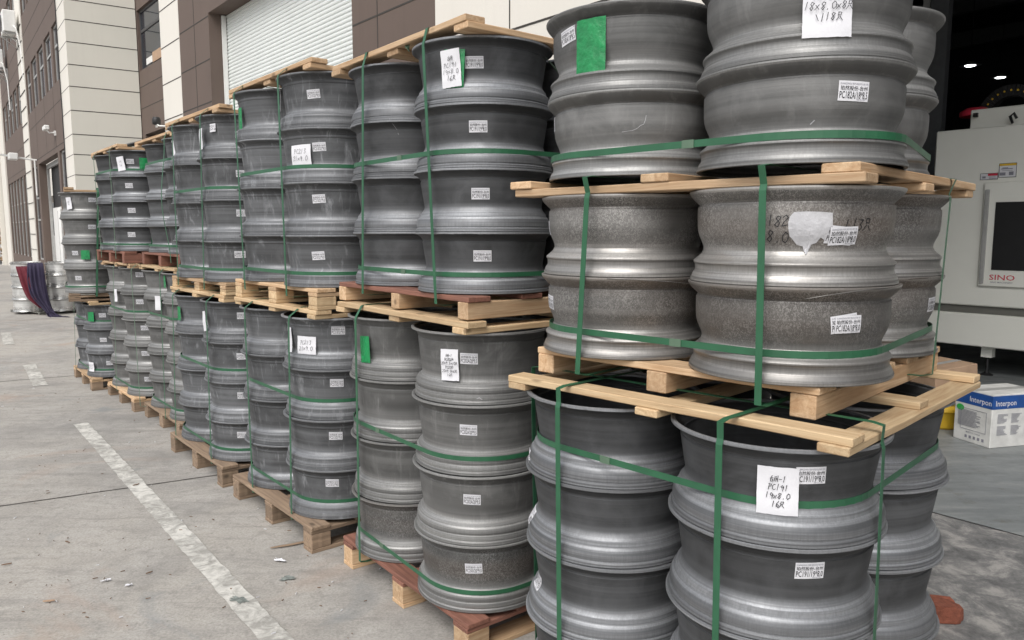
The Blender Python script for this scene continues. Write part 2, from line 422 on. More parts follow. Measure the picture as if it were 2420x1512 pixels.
blot('paint_stain', at_z(680, 1368, 0)[:2], .035, .02, .3, 'stain_green', .0055, seed=4)

# ------------------------------------------------------------ main building with the roller shutter
mainb = empty('factory_building', LL * 0 + NN * 3.9, FAC_ROT)
tag(mainb, 'brown and white panelled factory building with roller shutter and open warehouse doorway', 'building')
mb = MB(); holes_wall(mb, 5.69, 12.82, 0, 12, [(7.2, 11.46, -1, 4.64)], 0, .3); mb.build('brown_wall', M['brown_wall'], mainb)
mb = MB(); mb.box(-13.82, -12.82, -.004, 6, 0, 12)
holes_wall(mb, 2.0, 5.69, 0, 12, [], -.004, .3); mb.build('white_wall', M['white_wall'], mainb)
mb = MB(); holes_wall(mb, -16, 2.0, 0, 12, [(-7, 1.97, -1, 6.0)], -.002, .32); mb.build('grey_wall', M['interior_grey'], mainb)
seams(mainb, [('h', 12.83, 13.81, z) for z in (2.8, 3.38, 3.96, 4.55, 5.15, 5.75)] + [('h', 2.01, 5.68, z) for z in (2.46, 3.06, 3.66)] + [('v', 0, 8, s) for s in (4.67, 3.65, 2.6)], d=-.007)
seams(mainb, [('h', 11.47, 12.81, z) for z in (2.8, 3.40, 4.0, 4.6)] + [('h', 5.7, 12.81, 5.2)] + [('h', 5.7, 7.19, z) for z in (3.0, 3.6, 4.2)] + [('v', 0, 8, 12.1), ('v', 0, 8, 6.69), ('v', 4.65, 8, 9.2)], d=-.003)
sh = MB(); z = 0.0
while z < 4.62:                                   # curved slats of the shutter
    sh.add([(x, .25 + dy, z + dz) for x in (-11.45, -7.21) for dy, dz in ((.010, 0), (.0, .007), (-.003, .022), (.0, .038), (.010, .045), (.010, .05))],
           [(i, i + 1, i + 7, i + 6) for i in range(5)]); z += .05
sh.build('roller_shutter', M['shutter'], mainb)
for xa, xb in ((-11.455, -11.42), (-7.24, -7.205)):
    mb = MB(); mb.box(xa, xb, .18, .24, 0, 4.63); mb.build('shutter_rail', M['white_paint'], mainb)
# warehouse interior: side, back, roof
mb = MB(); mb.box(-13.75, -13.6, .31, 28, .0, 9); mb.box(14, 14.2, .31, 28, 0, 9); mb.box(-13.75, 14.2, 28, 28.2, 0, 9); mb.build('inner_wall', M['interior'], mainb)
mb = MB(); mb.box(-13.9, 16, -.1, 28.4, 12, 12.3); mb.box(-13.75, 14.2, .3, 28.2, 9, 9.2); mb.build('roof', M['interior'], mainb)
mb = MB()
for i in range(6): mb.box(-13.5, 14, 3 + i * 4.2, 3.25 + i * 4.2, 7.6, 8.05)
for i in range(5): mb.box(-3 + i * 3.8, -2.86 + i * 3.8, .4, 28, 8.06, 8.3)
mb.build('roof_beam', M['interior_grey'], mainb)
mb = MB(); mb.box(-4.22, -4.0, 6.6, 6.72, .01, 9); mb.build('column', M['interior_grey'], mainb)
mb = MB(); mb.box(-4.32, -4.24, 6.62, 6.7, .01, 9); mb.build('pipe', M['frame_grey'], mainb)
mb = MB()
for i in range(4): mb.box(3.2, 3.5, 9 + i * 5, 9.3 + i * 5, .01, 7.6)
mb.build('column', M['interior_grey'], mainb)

# recessed link wall between the two buildings
rec = empty('link_building', NN * 5.13, FAC_ROT)
tag(rec, 'narrow dark brown recessed wall with a tall window between both factory buildings', 'building')
mb = MB(); holes_wall(mb, 13.95, 21, 0, 12, [(16.4, 20.0, 5.33, 6.72), (15.5, 19.8, -1, 3.83)], 0, .25); mb.build('wall', M['brown_wall'], rec)
seams(rec, [('h', 13.96, 21, z) for z in (4.45, 4.95, 7.2, 7.7)], d=-.003)
wn = window(rec, 16.4, 20.0, 5.33, 6.72, .06, (6.24,), mat='dark_metal')
mb = MB(); mb.box(-19.6, -19.1, .055, .075, 5.42, 5.56); mb.build('window_label', M['white_paint'], wn)
mb = MB(); mb.box(-19.1, -18.2, .056, .078, 5.4, 5.62); mb.build('window_box', M['carton'], wn)
mb = MB(); mb.box(-19.8, -15.5, .2, .24, 0, 3.83); mb.build('door', M['black'], rec)

# ------------------------------------------------------------ left office block
org = LL * 20.2 + NN * 3.7
l2 = azv(-37.5)
lb = empty('office_building', org, math.atan2(-l2.y, -l2.x))
tag(lb, 'long brown panelled office building with white pillars and rows of narrow windows', 'building')
F1 = [(1.42, 2.70), (3.09, 4.37), (4.70, 6.02), (6.36, 7.72), (8.08, 9.36)]
F2 = [(11.2 + 1.62 * i, 12.5 + 1.62 * i) for i in range(5)]
GW = [(11.25 + 1.32 * i, 12.3 + 1.32 * i) for i in range(6)]
holes = [(a, b_, 5.3, 6.7) for a, b_ in F1 + F2] + [(a, b_, 8.4, 9.9) for a, b_ in F1 + F2]
holes += [(1.42, 2.72, .6, 3.6), (3.05, 7.5, -1, 3.6), (7.95, 9.3, .6, 3.6)] + [(a, b_, .6, 3.53) for a, b_ in GW]
mb = MB(); holes_wall(mb, 1.38, 19.3, 0, 14, holes, 0, .2); mb.build('brown_wall', M['brown_wall'], lb)
for bb in ((-1.38, 0, -.05, .4), (-11.1, -9.42, -.03, -.003), (-21.6, -19.3, -.05, .4)):
    mb = MB(); mb.box(*bb, 0, 14); mb.build('white_pillar', M['white_wall'], lb)
zz = [.9, 1.5, 2.1, 2.83, 3.3, 3.76, 4.3, 4.84, 5.33, 5.83, 6.32, 6.77, 7.3, 7.9]
seams(lb, [('h', .0, 1.375, z) for z in zz] + [('h', 9.43, 11.09, z) for z in [k * .52 + .4 for k in range(16)]], d=-.053, hw=.006)
seams(lb, [('h', 1.39, 9.4, z) for z in (3.75, 4.8, 7.2, 7.8)] + [('h', 11.1, 19.3, z) for z in (3.75, 4.5, 7.2, 7.8)] + [('v', 3.76, 5.29, s) for s in (3.2, 5.2, 7.4)], d=-.003)
for a, b_ in F1 + F2: window(lb, a, b_, 5.3, 6.7, .05, (6.2,))
for a, b_ in F1 + F2: window(lb, a, b_, 8.4, 9.9, .05, (9.3,))
for a, b_ in GW: window(lb, a, b_, .6, 3.53, .05, (1.9, 2.6))
window(lb, 1.42, 2.72, .6, 3.6, .05, (1.9, 2.6)); window(lb, 7.95, 9.3, .6, 3.6, .05, (1.9, 2.6))
# doorway: white leaf below, black sheet painting the unlit interior's shade above, pale arch frame
mb = MB(); mb.box(-7.4, -3.05, .29, .31, 0, 2.25); dr = mb.build('door', M['white_paint'], lb)
mb = MB(); mb.box(-7.5, -3.05, .33, .36, 0, 3.6); mb.build('doorway_shade', M['black'], lb)
mb = MB(); mb.box(-7.52, -7.40, .201, .27, 0, 3.58); mb.box(-7.40, -3.05, .201, .27, 3.45, 3.58); mb.build('door_frame', M['frame_grey'], lb)
# pale return wall with horizontal panels
sidew = MB(); sidew.box(0, 1.47, 0, .5, 0, 14)
so_ = sidew.build('side_wall', M['beige_wall'], lb); so_.rotation_euler = (0, 0, R(90 - 56) - lb.rotation_euler.z); so_.location = (.002, -.05, 0)
for z in zz:
    ss_ = MB(); ss_.box(.004, 1.472, -.003, -.0005, z - .009, z + .009)
    s2_ = ss_.build('side_seam', M['seam'], lb); s2_.rotation_euler = so_.rotation_euler; s2_.location = so_.location
mb = MB(); mb.box(-19.3, 1.2, .5, 12, 14, 14.2); mb.build('roof', M['interior'], lb)
mb = MB(); mb.box(-19.29, 1.1, 2.0, 2.1, 0, 14); mb.build('inner_wall', M['interior'], lb)
# drainpipe-like cable down the white corner
rnd = random.Random(5)
mb = MB(); mb.tube([(-1.15 + rnd.uniform(-.03, .03), -.075, 8 - i * .45) for i in range(17)], .012, 6); mb.build('cable', M['black'], lb)

# stone-clad pillar and the grey wall at far left
pw = empty('stone_pillar', org + l2 * 21.7, lb.rotation_euler.z)
tag(pw, 'slim white pillar clad with brown pebble stones at the far left', 'pillar')
mb = MB(); mb.box(-.55, 0, -.25, .4, 0, 12); mb.build('shaft', M['white_wall'], pw)
mb = MB()
for i in range(90):
    s = rnd.uniform(.04, .13); z = rnd.uniform(.2, 9); x = rnd.uniform(-.45, -.1)
    mb.lathe([(0.001, z - s * .6), (s * .7, z - s * .4), (s, z), (s * .7, z + s * .4), (.001, z + s * .6)], 7, cx=x, cy=-.25)
mb.build('stone', plain('pebble', (.25, .17, .10), .8, var=.5, scale=6), pw)
gw = empty('boundary_wall', org + l2 * 23.0 + azv(52.5) * -.6, lb.rotation_euler.z)
tag(gw, 'low grey block wall with dried brown plants at the far left edge', 'wall')
mb = MB(); mb.box(-12, 0, 0, .3, 0, 3.4); mb.build('wall', plain('grey_block', (.30, .31, .30), .8), gw)
seams(gw, [('h', 0, 12, z) for z in (.55, 1.1, 1.65, 2.2, 2.75)], d=-.004)
mb = MB()
for k in range(5):
    for i in range(60):
        x = -.9 - rnd.uniform(-.35, .35) - (k % 2) * .5; z = .9 + k * .52 + rnd.gauss(0, .09); y = -.1 + rnd.uniform(-.1, .04)
        mb.box(x, x + rnd.uniform(.03, .14), y, y + .01, z, z + rnd.uniform(.02, .07))
mb.build('dried_plant', M['wood_old'], gw)
mb = MB(); mb.box(-14, 3, 3.0, 8, 3.4, 9); o = mb.build('distant_building', M['white_wall']); o.location = gw.location; o.rotation_euler = gw.rotation_euler
tag(o, 'pale distant building behind the grey wall at the far left edge', 'building')
exec_later = []

# wall fittings
def on_left(s, d, z): return org + l2 * s + azv(52.5) * d + Vector((0, 0, z))
def aircon(s, z, label):
    t = empty('air_conditioner', on_left(s, 0, z), lb.rotation_euler.z); tag(t, label, 'air conditioner', 'air conditioners on the office wall')
    mb = MB(); mb.box(-.45, .45, -.48, -.12, 0, .68); bd = mb.build('casing', M['white_paint'], t, bevel=.02)
    mb = MB()
    for k in range(7): mb.tube([(-.15 + .26 * r * math.cos(a / 12 * 6.283) if 0 else -.12 + (.06 + k * .035) * math.cos(a / 16 * 6.2832), -.49, .34 + (.06 + k * .035) * math.sin(a / 16 * 6.2832)) for a in range(17) for r in (1,)], .005, 5)
    mb.build('fan_grille', M['dark_metal'], t)
    for x in (-.4, .36):
        mb = MB(); mb.box(x, x + .04, -.5, 0, -.06, -.005); mb.box(x, x + .04, -.05, 0, -.4, -.06); mb.tube([(x + .02, -.46, -.05), (x + .02, -.04, -.36)], .014, 6); mb.build('bracket', M['frame_grey'], t)
    mb = MB(); mb.tube([(.42, -.2, .2), (.6, -.15, .1), (.62, -.05, -.5), (.6, -.03, -1.6)], .025, 7); mb.build('hose', M['white_paint'], t)
aircon(10.25, 8.0, 'white air conditioner unit high on the white office pillar')
aircon(15.8, 7.8, 'white air conditioner unit at the left picture edge on the office wall')
def cctv(name, loc, rz, label, mats='white_paint', L=.34):
    t = empty(name, loc, rz); tag(t, label, 'security camera')
    mb = MB(); mb.box(-.06, .06, -.04, .0, -.16, -.04); mb.tube([(0, -.02, -.08), (0, -.15, -.1), (0, -.2, -.03)], .02, 7); mb.build('bracket', M[mats], t)
    mb = MB(); mb.box(-L, .08, -.27, -.14, -.03, .09); bd = mb.build('housing', M[mats], t, bevel=.02)
    mb = MB(); mb.box(-L - .012, -L + .002, -.24, -.17, 0, .06); mb.build('lens', M['black'], t)
cctv('security_camera', on_left(3.15, 0, 4.2), lb.rotation_euler.z, 'white bullet security camera on the brown office wall above the doorway')
t = empty('antenna_camera', on_left(7.9, 0, 3.85), lb.rotation_euler.z); tag(t, 'white camera arm with flat panel and long antenna above the office windows', 'camera arm')
mb = MB(); mb.tube([(0, 0, -.1), (0, -.5, -.05), (-.4, -1.2, .1), (-1.3, -2.0, .5)], .03, 7); mb.build('arm', M['white_paint'], t)
mb = MB(); mb.box(-.75, .25, -1.25, -.95, .35, .42); mb.build('panel', M['frame_grey'], t)
mb = MB(); mb.box(-.25, .2, -.75, -.5, -.12, .08); mb.build('housing', M['white_paint'], t, bevel=.02)
mb = MB(); mb.tube([(.02, -.06, -.1), (.04, -.06, -1.2)], .025, 6); mb.build('cable_pipe', M['white_paint'], t)
t = empty('dome_camera', P(13.7, 3.88) + Vector((0, 0, 3.27)), FAC_ROT); tag(t, 'black dome camera on a white arm at the corner of the white pillar', 'security camera')
mb = MB(); mb.tube([(.38, 0, -.03), (.2, -.08, -.02), (.02, -.12, .0), (-.06, -.13, .04)], .012, 7); mb.build('arm', M['white_paint'], t)
mb = MB(); mb.lathe([(.001, .15), (.05, .15), (.065, .12), (.068, .06), (.06, .03), (.001, .02)], 20, cx=-.07, cy=-.13); mb.build('dome', M['black'], t, smooth=True)
mb = MB(); mb.lathe([(.001, .03), (.02, .03), (.02, -.02), (.001, -.02)], 12, cx=-.07, cy=-.13); mb.build('lens', M['white_paint'], t, smooth=True)
# small corrugated canopy in the gap
t = empty('corrugated_canopy', P(15.2, 4.35) + Vector((0, 0, 3.12)), FAC_ROT); tag(t, 'small grey corrugated canopy sticking out between the two buildings', 'canopy')
mb = MB()
n = 36
for i in range(n):
    x0, x1 = -1.6 + i * .07, -1.6 + (i + 1) * .07; o0, o1 = (.02 if i % 2 else 0), (0 if i % 2 else .02)
    mb.add([(x0, -1.0, -.15 + o0), (x1, -1.0, -.15 + o1), (x1, .2, .25 + o1), (x0, .2, .25 + o0)], [(0, 1, 2, 3)])
mb.build('sheet', M['dark_metal'], t)
mb = MB(); mb.box(-1.6, .9, -1.0, -.96, -.21, -.16); mb.build('gutter', M['dark_metal'], t)

# ------------------------------------------------------------ text and handwriting
_txt = {}
def text_geo(s, size, cond=1.0):
    k = (s, size, cond)
    if k in _txt: return _txt[k]
    cu = bpy.data.curves.new('t', 'FONT'); cu.body = s; cu.size = size; cu.align_x = 'CENTER'; cu.align_y = 'CENTER'; cu.resolution_u = 2; cu.offset = size * .006
    ob = bpy.data.objects.new('t', cu); COL.objects.link(ob)
    dg = bpy.context.evaluated_depsgraph_get(); me = ob.evaluated_get(dg).to_mesh()
    vs = [(v.co.x * cond, v.co.y) for v in me.vertices]; fs = [tuple(p.vertices) for p in me.polygons]
    ob.evaluated_get(dg).to_mesh_clear(); bpy.data.objects.remove(ob); bpy.data.curves.remove(cu)
    if vs:
        cx = (min(v[0] for v in vs) + max(v[0] for v in vs)) / 2; cy = (min(v[1] for v in vs) + max(v[1] for v in vs)) / 2
        vs = [(x - cx, y - cy) for x, y in vs]
    _txt[k] = (vs, fs); return _txt[k]
HW = {'0': [[(.3, 1), (.05, .7), (.05, .2), (.3, 0), (.55, .3), (.5, .8), (.28, .98)]], '1': [[(.3, 1), (.22, 0)]],
      '2': [[(.05, .75), (.3, 1), (.52, .75), (.2, .3), (.02, 0), (.6, .08)]], '3': [[(.08, .92), (.5, .95), (.22, .58), (.5, .3), (.3, .02), (.02, .12)]],
      '6': [[(.45, 1), (.1, .55), (.08, .15), (.35, 0), (.5, .25), (.3, .45), (.1, .3)]], '8': [[(.5, .85), (.25, 1), (.1, .78), (.45, .3), (.3, 0), (.05, .2), (.45, .72), (.52, .88)]],
      '9': [[(.5, .8), (.25, 1), (.1, .7), (.3, .52), (.5, .75), (.42, 0)]], '5': [[(.5, 1), (.15, .97), (.12, .6), (.45, .5), (.4, .1), (.05, .02)]],
      'P': [[(.15, 0), (.2, 1)], [(.05, .9), (.5, .95), (.5, .6), (.15, .5)]], 'C': [[(.5, .85), (.3, .95), (.08, .6), (.1, .15), (.35, .02), (.6, .15)]],
      'x': [[(.05, .6), (.5, .1)], [(.5, .65), (.02, .05)]], '.': [[(.2, .02), (.26, .08)]], 'A': [[(0, 0), (.3, 1), (.55, 0)], [(.1, .4), (.5, .4)]], '-': [[(.1, .5), (.5, .52)]],
      '/': [[(.1, 0), (.5, 1)]], '只': [[(.18, .98), (.16, .58)], [(.18, .97), (.55, .98), (.5, .58)], [(.16, .6), (.5, .6)], [(.24, .42), (-.04, -.08)], [(.42, .42), (.78, -.08)]],
      '台': [[(.35, 1), (.1, .62), (.55, .68)], [(.15, .45), (.18, .05), (.52, .08), (.5, .45), (.15, .43)]],
      '州': [[(.1, .9), (.02, .1)], [(.3, .95), (.3, .05)], [(.55, 1), (.58, 0)], [(.05, .5), (.14, .38)], [(.4, .6), (.47, .45)]],
      '\\': [[(.1, .9), (.5, .1)]], ' ': []}
def hand_geo(lines, h, lw, seed=1, gap=1.45):
    rnd = random.Random(seed); vs = []; fs = []
    n = len(lines)
    for li, ln in enumerate(lines):
        adv = .68 * h; x0 = -len(ln) * adv / 2; y0 = ((n - 1) / 2 - li) * h * gap - h / 2
        for ci, ch in enumerate(ln):
            dx = x0 + ci * adv + rnd.uniform(-.05, .05) * h; dy = y0 + rnd.uniform(-.08, .08) * h
            for st in HW.get(ch, []):
                pts = [Vector((dx + (p[0] + rnd.uniform(-.04, .04)) * h + .12 * h * p[1], dy + (p[1] + rnd.uniform(-.04, .04)) * h)) for p in st]
                for i in range(len(pts) - 1):
                    a, c = pts[i], pts[i + 1]; d = (c - a)
                    if d.length < 1e-6: continue
                    d.normalize(); q = Vector((-d.y, d.x)) * lw / 2; a2 = a - d * lw * .4; c2 = c + d * lw * .4
                    b = len(vs); vs += [tuple(a2 + q), tuple(c2 + q * .7), tuple(c2 - q * .7), tuple(a2 - q)]; fs.append((b, b + 1, b + 2, b + 3))
    return vs, fs

# ------------------------------------------------------------ wheel barrels
PROF = {
 'a': [(0, .982), (.008, 1), (.03, 1), (.045, .988), (.06, .958), (.085, .93), (.11, .915), (.13, .911), (.14, .904), (.155, .904), (.165, .911), (.185, .907), (.2, .897), (.3, .888), (.4, .879), (.5, .868), (.58, .858), (.64, .85), (.68, .856), (.71, .872), (.735, .896), (.752, .920), (.762, .934), (.774, .939), (.8, .940), (.85, .941), (.86, .943), (.868, .956), (.89, .962), (.93, .962), (.94, .957), (.948, .957), (.955, .970), (.992, .970), (1, .962)],
 'c': [(0, .990), (.005, 1.0), (.036, 1.0), (.044, .988), (.06, .962), (.08, .938), (.10, .922), (.12, .911), (.138, .905), (.146, .897), (.162, .897), (.172, .905), (.19, .903), (.3, .888), (.42, .872), (.52, .857), (.58, .851), (.62, .857), (.655, .872), (.68, .889), (.695, .897), (.702, .906), (.73, .911), (.752, .914), (.758, .925), (.775, .938), (.80, .951), (.83, .962), (.86, .967), (.89, .968), (.912, .965), (.92, .955), (.934, .955), (.942, .967), (.955, .978), (.99, .98), (1, .968)],
 'm': [(0, .985), (.006, 1), (.022, 1), (.05, .987), (.085, .96), (.115, .933), (.14, .908), (.15, .9), (.165, .903), (.18, .915), (.22, .917), (.3, .916), (.38, .914), (.44, .908), (.5, .892), (.56, .868), (.61, .851), (.65, .849), (.69, .866), (.725, .897), (.75, .924), (.765, .94), (.775, .946), (.79, .945), (.80, .937), (.82, .931), (.86, .929), (.885, .934), (.9, .945), (.92, .955), (.955, .965), (.965, .973), (.992, .973), (1, .965)],
 'b': [(0, .990), (.005, 1.0), (.028, 1.0), (.036, .986), (.05, .958), (.07, .935), (.095, .918), (.115, .912), (.128, .904), (.136, .896), (.15, .896), (.16, .905), (.18, .903), (.3, .893), (.42, .881), (.54, .866), (.62, .855), (.66, .852), (.685, .860), (.705, .882), (.718, .903), (.724, .912), (.745, .917), (.752, .927), (.768, .938), (.80, .943), (.828, .945), (.835, .938), (.855, .938), (.865, .950), (.89, .957), (.918, .955), (.926, .945), (.938, .945), (.946, .956), (.958, .962), (.99, .962), (1, .953)],
 's': [(0, .985), (.01, 1), (.03, .995), (.05, .95), (.08, .935), (.2, .93), (.5, .925), (.8, .92), (.86, .925), (.88, .96), (.92, .965), (.935, .94), (.95, .945), (.96, .985), (.99, 1), (1, .985)]}
def rad_at(pk, t):
    p = PROF[pk]
    for (a, ra), (b_, rb) in zip(p, p[1:]):
        if a <= t <= b_: return ra + (rb - ra) * (t - a) / max(1e-9, b_ - a)
    return p[-1][1]
_wm = {}
def wheel_mesh(pk, Rr, p, seg, mat):
    k = (pk, Rr, p, seg, mat)
    if k not in _wm:
        outer = [(r * Rr, (1 - t) * p) for t, r in PROF[pk]]
        inner = [(r * Rr - .008, min(max((1 - t) * p, .001), p - .001)) for t, r in PROF[pk]][::-1]
        mb = MB(); mb.lathe(outer + inner, seg, closed=True)
        mb.lathe([(.06, .14 * p), (Rr * .85, .14 * p), (Rr * .85, .19 * p), (.06, .17 * p)], 40, closed=True)   # blank face inside
        me = mb.mesh('wheel_barrel', (M[mat],), True); me.set_sharp_from_angle(angle=R(24)); _wm[k] = me
    return _wm[k]
ORD = ['bottom', 'second from bottom', 'third from bottom', 'fourth from bottom', 'fifth from bottom']
def ordw(i, n):
    if i == n - 1: return 'top'
    if i == 0: return 'bottom'
    if i == n - 2 and n > 3: return 'second from top'
    return {1: 'second from bottom', 2: 'third from bottom'}[i] if n > 3 else 'middle'
class Load: pass
LOADS = {}
WGRP = 'aluminium wheel barrels stacked on pallets'
def make_load(key, near, az, Rr, p, n, z0, pk, mat, look, where, seg=96, lean=(0, 0), override={}, az2=None):
    L = Load(); L.key = key; L.az = az; L.R = Rr; L.p = p; L.n = n; L.z0 = z0; L.pk = pk; L.where = where
    L.e1 = azv(az); L.e2 = azv(az + 90 if az2 is None else az2); L.s = 2 * Rr + .004
    nr = Vector((near[0], near[1], 0))
    L.c = nr + (L.e1 + L.e2) * L.s / 2
    L.cols = {'near': nr, 'left': nr + L.e1 * L.s, 'right': nr + L.e2 * L.s, 'rear': nr + (L.e1 + L.e2) * L.s}
    L.w = {}; L.top = z0 + n * p
    rnd = random.Random(key)
    nm = {'near': 'front', 'left': 'left', 'right': 'right', 'rear': 'rear'}
    for ck, c in L.cols.items():
        for i in range(n):
            mt = override.get((ck, i), mat)
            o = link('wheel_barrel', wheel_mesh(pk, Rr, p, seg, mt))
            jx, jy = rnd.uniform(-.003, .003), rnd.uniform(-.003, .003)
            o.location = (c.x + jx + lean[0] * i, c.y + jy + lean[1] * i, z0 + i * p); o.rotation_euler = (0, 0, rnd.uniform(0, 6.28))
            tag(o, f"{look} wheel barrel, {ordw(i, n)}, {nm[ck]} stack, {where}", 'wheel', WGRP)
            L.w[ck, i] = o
    LOADS[key] = L; return L
def hit(L, col, px, py):
    """where the sight line through a surveyed point meets a stack: layer, world angle, height"""
    r = ray(px, py); c = L.cols[col]; Rc = L.R * .9
    ox, oy = -c.x, -c.y
    A = r.x ** 2 + r.y ** 2; B = 2 * (ox * r.x + oy * r.y); C = ox * ox + oy * oy - Rc * Rc
    D = B * B - 4 * A * C
    t = (-B - math.sqrt(D)) / (2 * A) if D > 0 else -B / (2 * A)
    x, y, z = r.x * t - c.x, r.y * t - c.y, r.z * t + CAMH
    i = int((z - L.z0) // L.p); i = max(0, min(L.n - 1, i))
    return i, math.atan2(y, x), z - L.z0 - i * L.p
def bend(L, pts, zc, off, tilt=0.0, flat=None, curl=0.0):
    out = []; ct, st = math.cos(tilt), math.sin(tilt)
    for x, y in pts:
        x, y = x * ct - y * st, x * st + y * ct
        z = zc + y
        rr = flat if flat else rad_at(L.pk, min(1, max(0, 1 - z / L.p))) * L.R
        rr += off + curl * y * y * 60
        a = x / rr; out.append((rr * math.cos(a), rr * math.sin(a), z))
    return out
def grid(wd, ht, nx=8, ny=5, ragged=0, seed=0, corner=0):
    rnd = random.Random(seed); vs = []
    for j in range(ny + 1):
        for i in range(nx + 1):
            x = -wd / 2 + wd * i / nx; y = -ht / 2 + ht * j / ny
            if ragged and (i in (0, nx) or j in (0, ny)): x += rnd.uniform(-1, 1) * ragged * wd; y += rnd.uniform(-1, 1) * ragged * ht
            vs.append((x, y))
    fs = [(j * (nx + 1) + i, j * (nx + 1) + i + 1, (j + 1) * (nx + 1) + i + 1, (j + 1) * (nx + 1) + i) for j in range(ny) for i in range(nx)]
    return vs, fs
def child_at(L, key, ang, name, me):
    o = bpy.data.objects.new(name, me); COL.objects.link(o); w_ = L.w[key]; o.parent = w_
    o.rotation_euler = (0, 0, ang - w_.rotation_euler.z); return o
_sc = {}
def sticker(lk, col, px, py, text, tilt=0.0, wd=.063, ht=.039, name='sticker', off=.0012):
    L = LOADS[lk]; i, ang, zc = hit(L, col, px, py); zc = round(max(ht * .55 + .25 * L.p * 0, min(L.p - ht * .6, zc)), 3)
    k = (L.pk, L.R, L.p, text, zc, tilt, wd, off)
    if k not in _sc:
        vs, fs = grid(wd, ht); me = bpy.data.meshes.new(name); me.from_pydata(bend(L, vs, zc, off, tilt), [], fs); me.materials.append(M['paper'])
        mb = MB()
        for s, sz, y, cond, mi in ((text, ht * .50, -ht * .19, .6, 0), ('珀然股份-台州', ht * .25, ht * .14, .95, 0), ('GUANGZHOU PDP 20231213 001 001', ht * .13, ht * .36, .8, 1), ('2023-10-13 001', ht * .1, -ht * .42, .8, 1)):
            tv, tf = text_geo(s, sz, cond)
            mw = max(abs(v[0]) for v in tv) if tv else 1
            sx = min(1, wd * .46 / mw)
            xo = wd * .25 if y < -ht * .4 else 0
            if xo: sx = min(1, wd * .2 / mw)
            mb.add(bend(L, [(x * sx + xo, v + y) for x, v in tv], zc, off + .0006, tilt), tf, mi)
        _sc[k] = (me, mb.mesh('lettering', (M['ink'], M['ink_grey'])))
    me, tx = _sc[k]
    o = child_at(L, (col, i), ang, name, me)
    q = bpy.data.objects.new('lettering', tx); COL.objects.link(q); q.parent = o
    return o
def paper(lk, col, px, py, wd, ht, lines=None, h=.02, tilt=0.0, name='paper_note', mat='paper', seed=1, lift=.004, ragged=.004, label=None, lw=.0016):
    L = LOADS[lk]; i, ang, zc = hit(L, col, px, py)
    z0, z1 = zc - ht / 2, zc + ht / 2
    if mat == 'tape': flat = .925 * L.R
    else: flat = max(rad_at(L.pk, min(1, max(0, 1 - (z0 + (z1 - z0) * k / 8) / L.p))) for k in range(9)) * L.R
    if z0 < 0 or z1 > L.p: flat = L.R
    vs, fs = grid(wd, ht, 10, 12, ragged, seed)
    rnd = random.Random(seed)
    co = bend(L, vs, zc, lift, tilt, flat, 0)
    if mat == 'tape': co = [(x * (1 + .0022 * rnd.uniform(-1, 1)), y * (1 + .0022 * rnd.uniform(-1, 1)), z) for x, y, z in co]
    else:
        co = [(x + .0015 * math.sin(z * 60 + seed) + .001 * math.sin(y * 70), y, z) for x, y, z in co]
    me = bpy.data.meshes.new(name); me.from_pydata(co, [], fs); me.materials.append(M[mat])
    me.polygons.foreach_set('use_smooth', [mat != 'tape'] * len(me.polygons))
    o = child_at(L, (col, i), ang, name, me)
    if label: o['label'] = label
    if lines:
        tv, tf = hand_geo(lines, h, lw, seed)
        mb = MB(); mb.add(bend(L, tv, zc, lift + .0035, tilt, flat, 0), tf)
        q = link('handwriting', mb.mesh('handwriting', (M['ink'],)), o)
    return o

# ------------------------------------------------------------ boards, frames, pallets
_bm = {}
def board(L, W, T, mat, parent, loc, rz, name):
    """board with its length along local x, centred"""
    jl = round(L, 3); k = (jl, W, T, mat, name, random.randrange(3))
    if k not in _bm:
        mb = MB(); n = 6; rnd = random.Random(str(k))
        vs = []; fs = []
        for i in range(n + 1):
            x = -L / 2 + L * i / n; dy = rnd.uniform(-.0012, .0012); dz = rnd.uniform(-.0007, .0007)
            vs += [(x, -W / 2 + dy, -T / 2 + dz), (x, W / 2 + dy, -T / 2 + dz), (x, W / 2 + dy, T / 2 + dz), (x, -W / 2 + dy, T / 2 + dz)]
        for i in range(n):
            b = i * 4
            for q in range(4): fs.append((b + q, b + (q + 1) % 4, b + 4 + (q + 1) % 4, b + 4 + q))
        fs += [(0, 3, 2, 1), (n * 4, n * 4 + 1, n * 4 + 2, n * 4 + 3)]
        mb.add(vs, fs)
        me = mb.mesh(name, (M[mat],))
        bm = bmesh.new(); bm.from_mesh(me)
        es = [e for e in bm.edges if e.calc_face_angle(0) > .8]
        bmesh.ops.bevel(bm, geom=es, offset=min(.0025, T * .12), segments=1, affect='EDGES'); bm.to_mesh(me); bm.free()
        _bm[k] = me
    o = link(name, _bm[k], parent); o.location = loc; o.rotation_euler = (0, 0, rz); return o
def slat_frame(L, z, mat, label, side=.97, W=.075, T=.02, off=(0, 0), az=None, nup=3, ndn=3, flip=False):
    """open wooden frame: x axis = towards the left corner (e1), y axis = e2 flipped"""
    az = L.az if az is None else az
    e1 = azv(az); t = empty('slat_frame', (L.c.x + off[0], L.c.y + off[1], z), math.atan2(e1.y, e1.x))
    tag(t, label, 'wooden frame', 'open slat frames between the loads')
    h = side / 2; rnd = random.Random(label)
    za, zb = (T * 1.5 + .0005, T / 2) if flip else (T / 2, T * 1.5 + .0005)
    for i in range(ndn):
        x = (-h + W / 2) + (side - W) * i / (ndn - 1)
        board(side, W, T, mat, t, (x, rnd.uniform(-.008, .008), za), R(90) + rnd.uniform(-.008, .008), 'cross_board')
    for i in range(nup):
        y = (h - W / 2) - (side - W) * i / (nup - 1)
        board(side, W, T, mat, t, (rnd.uniform(-.012, .012), y, zb), rnd.uniform(-.01, .01), 'long_board')
    return t
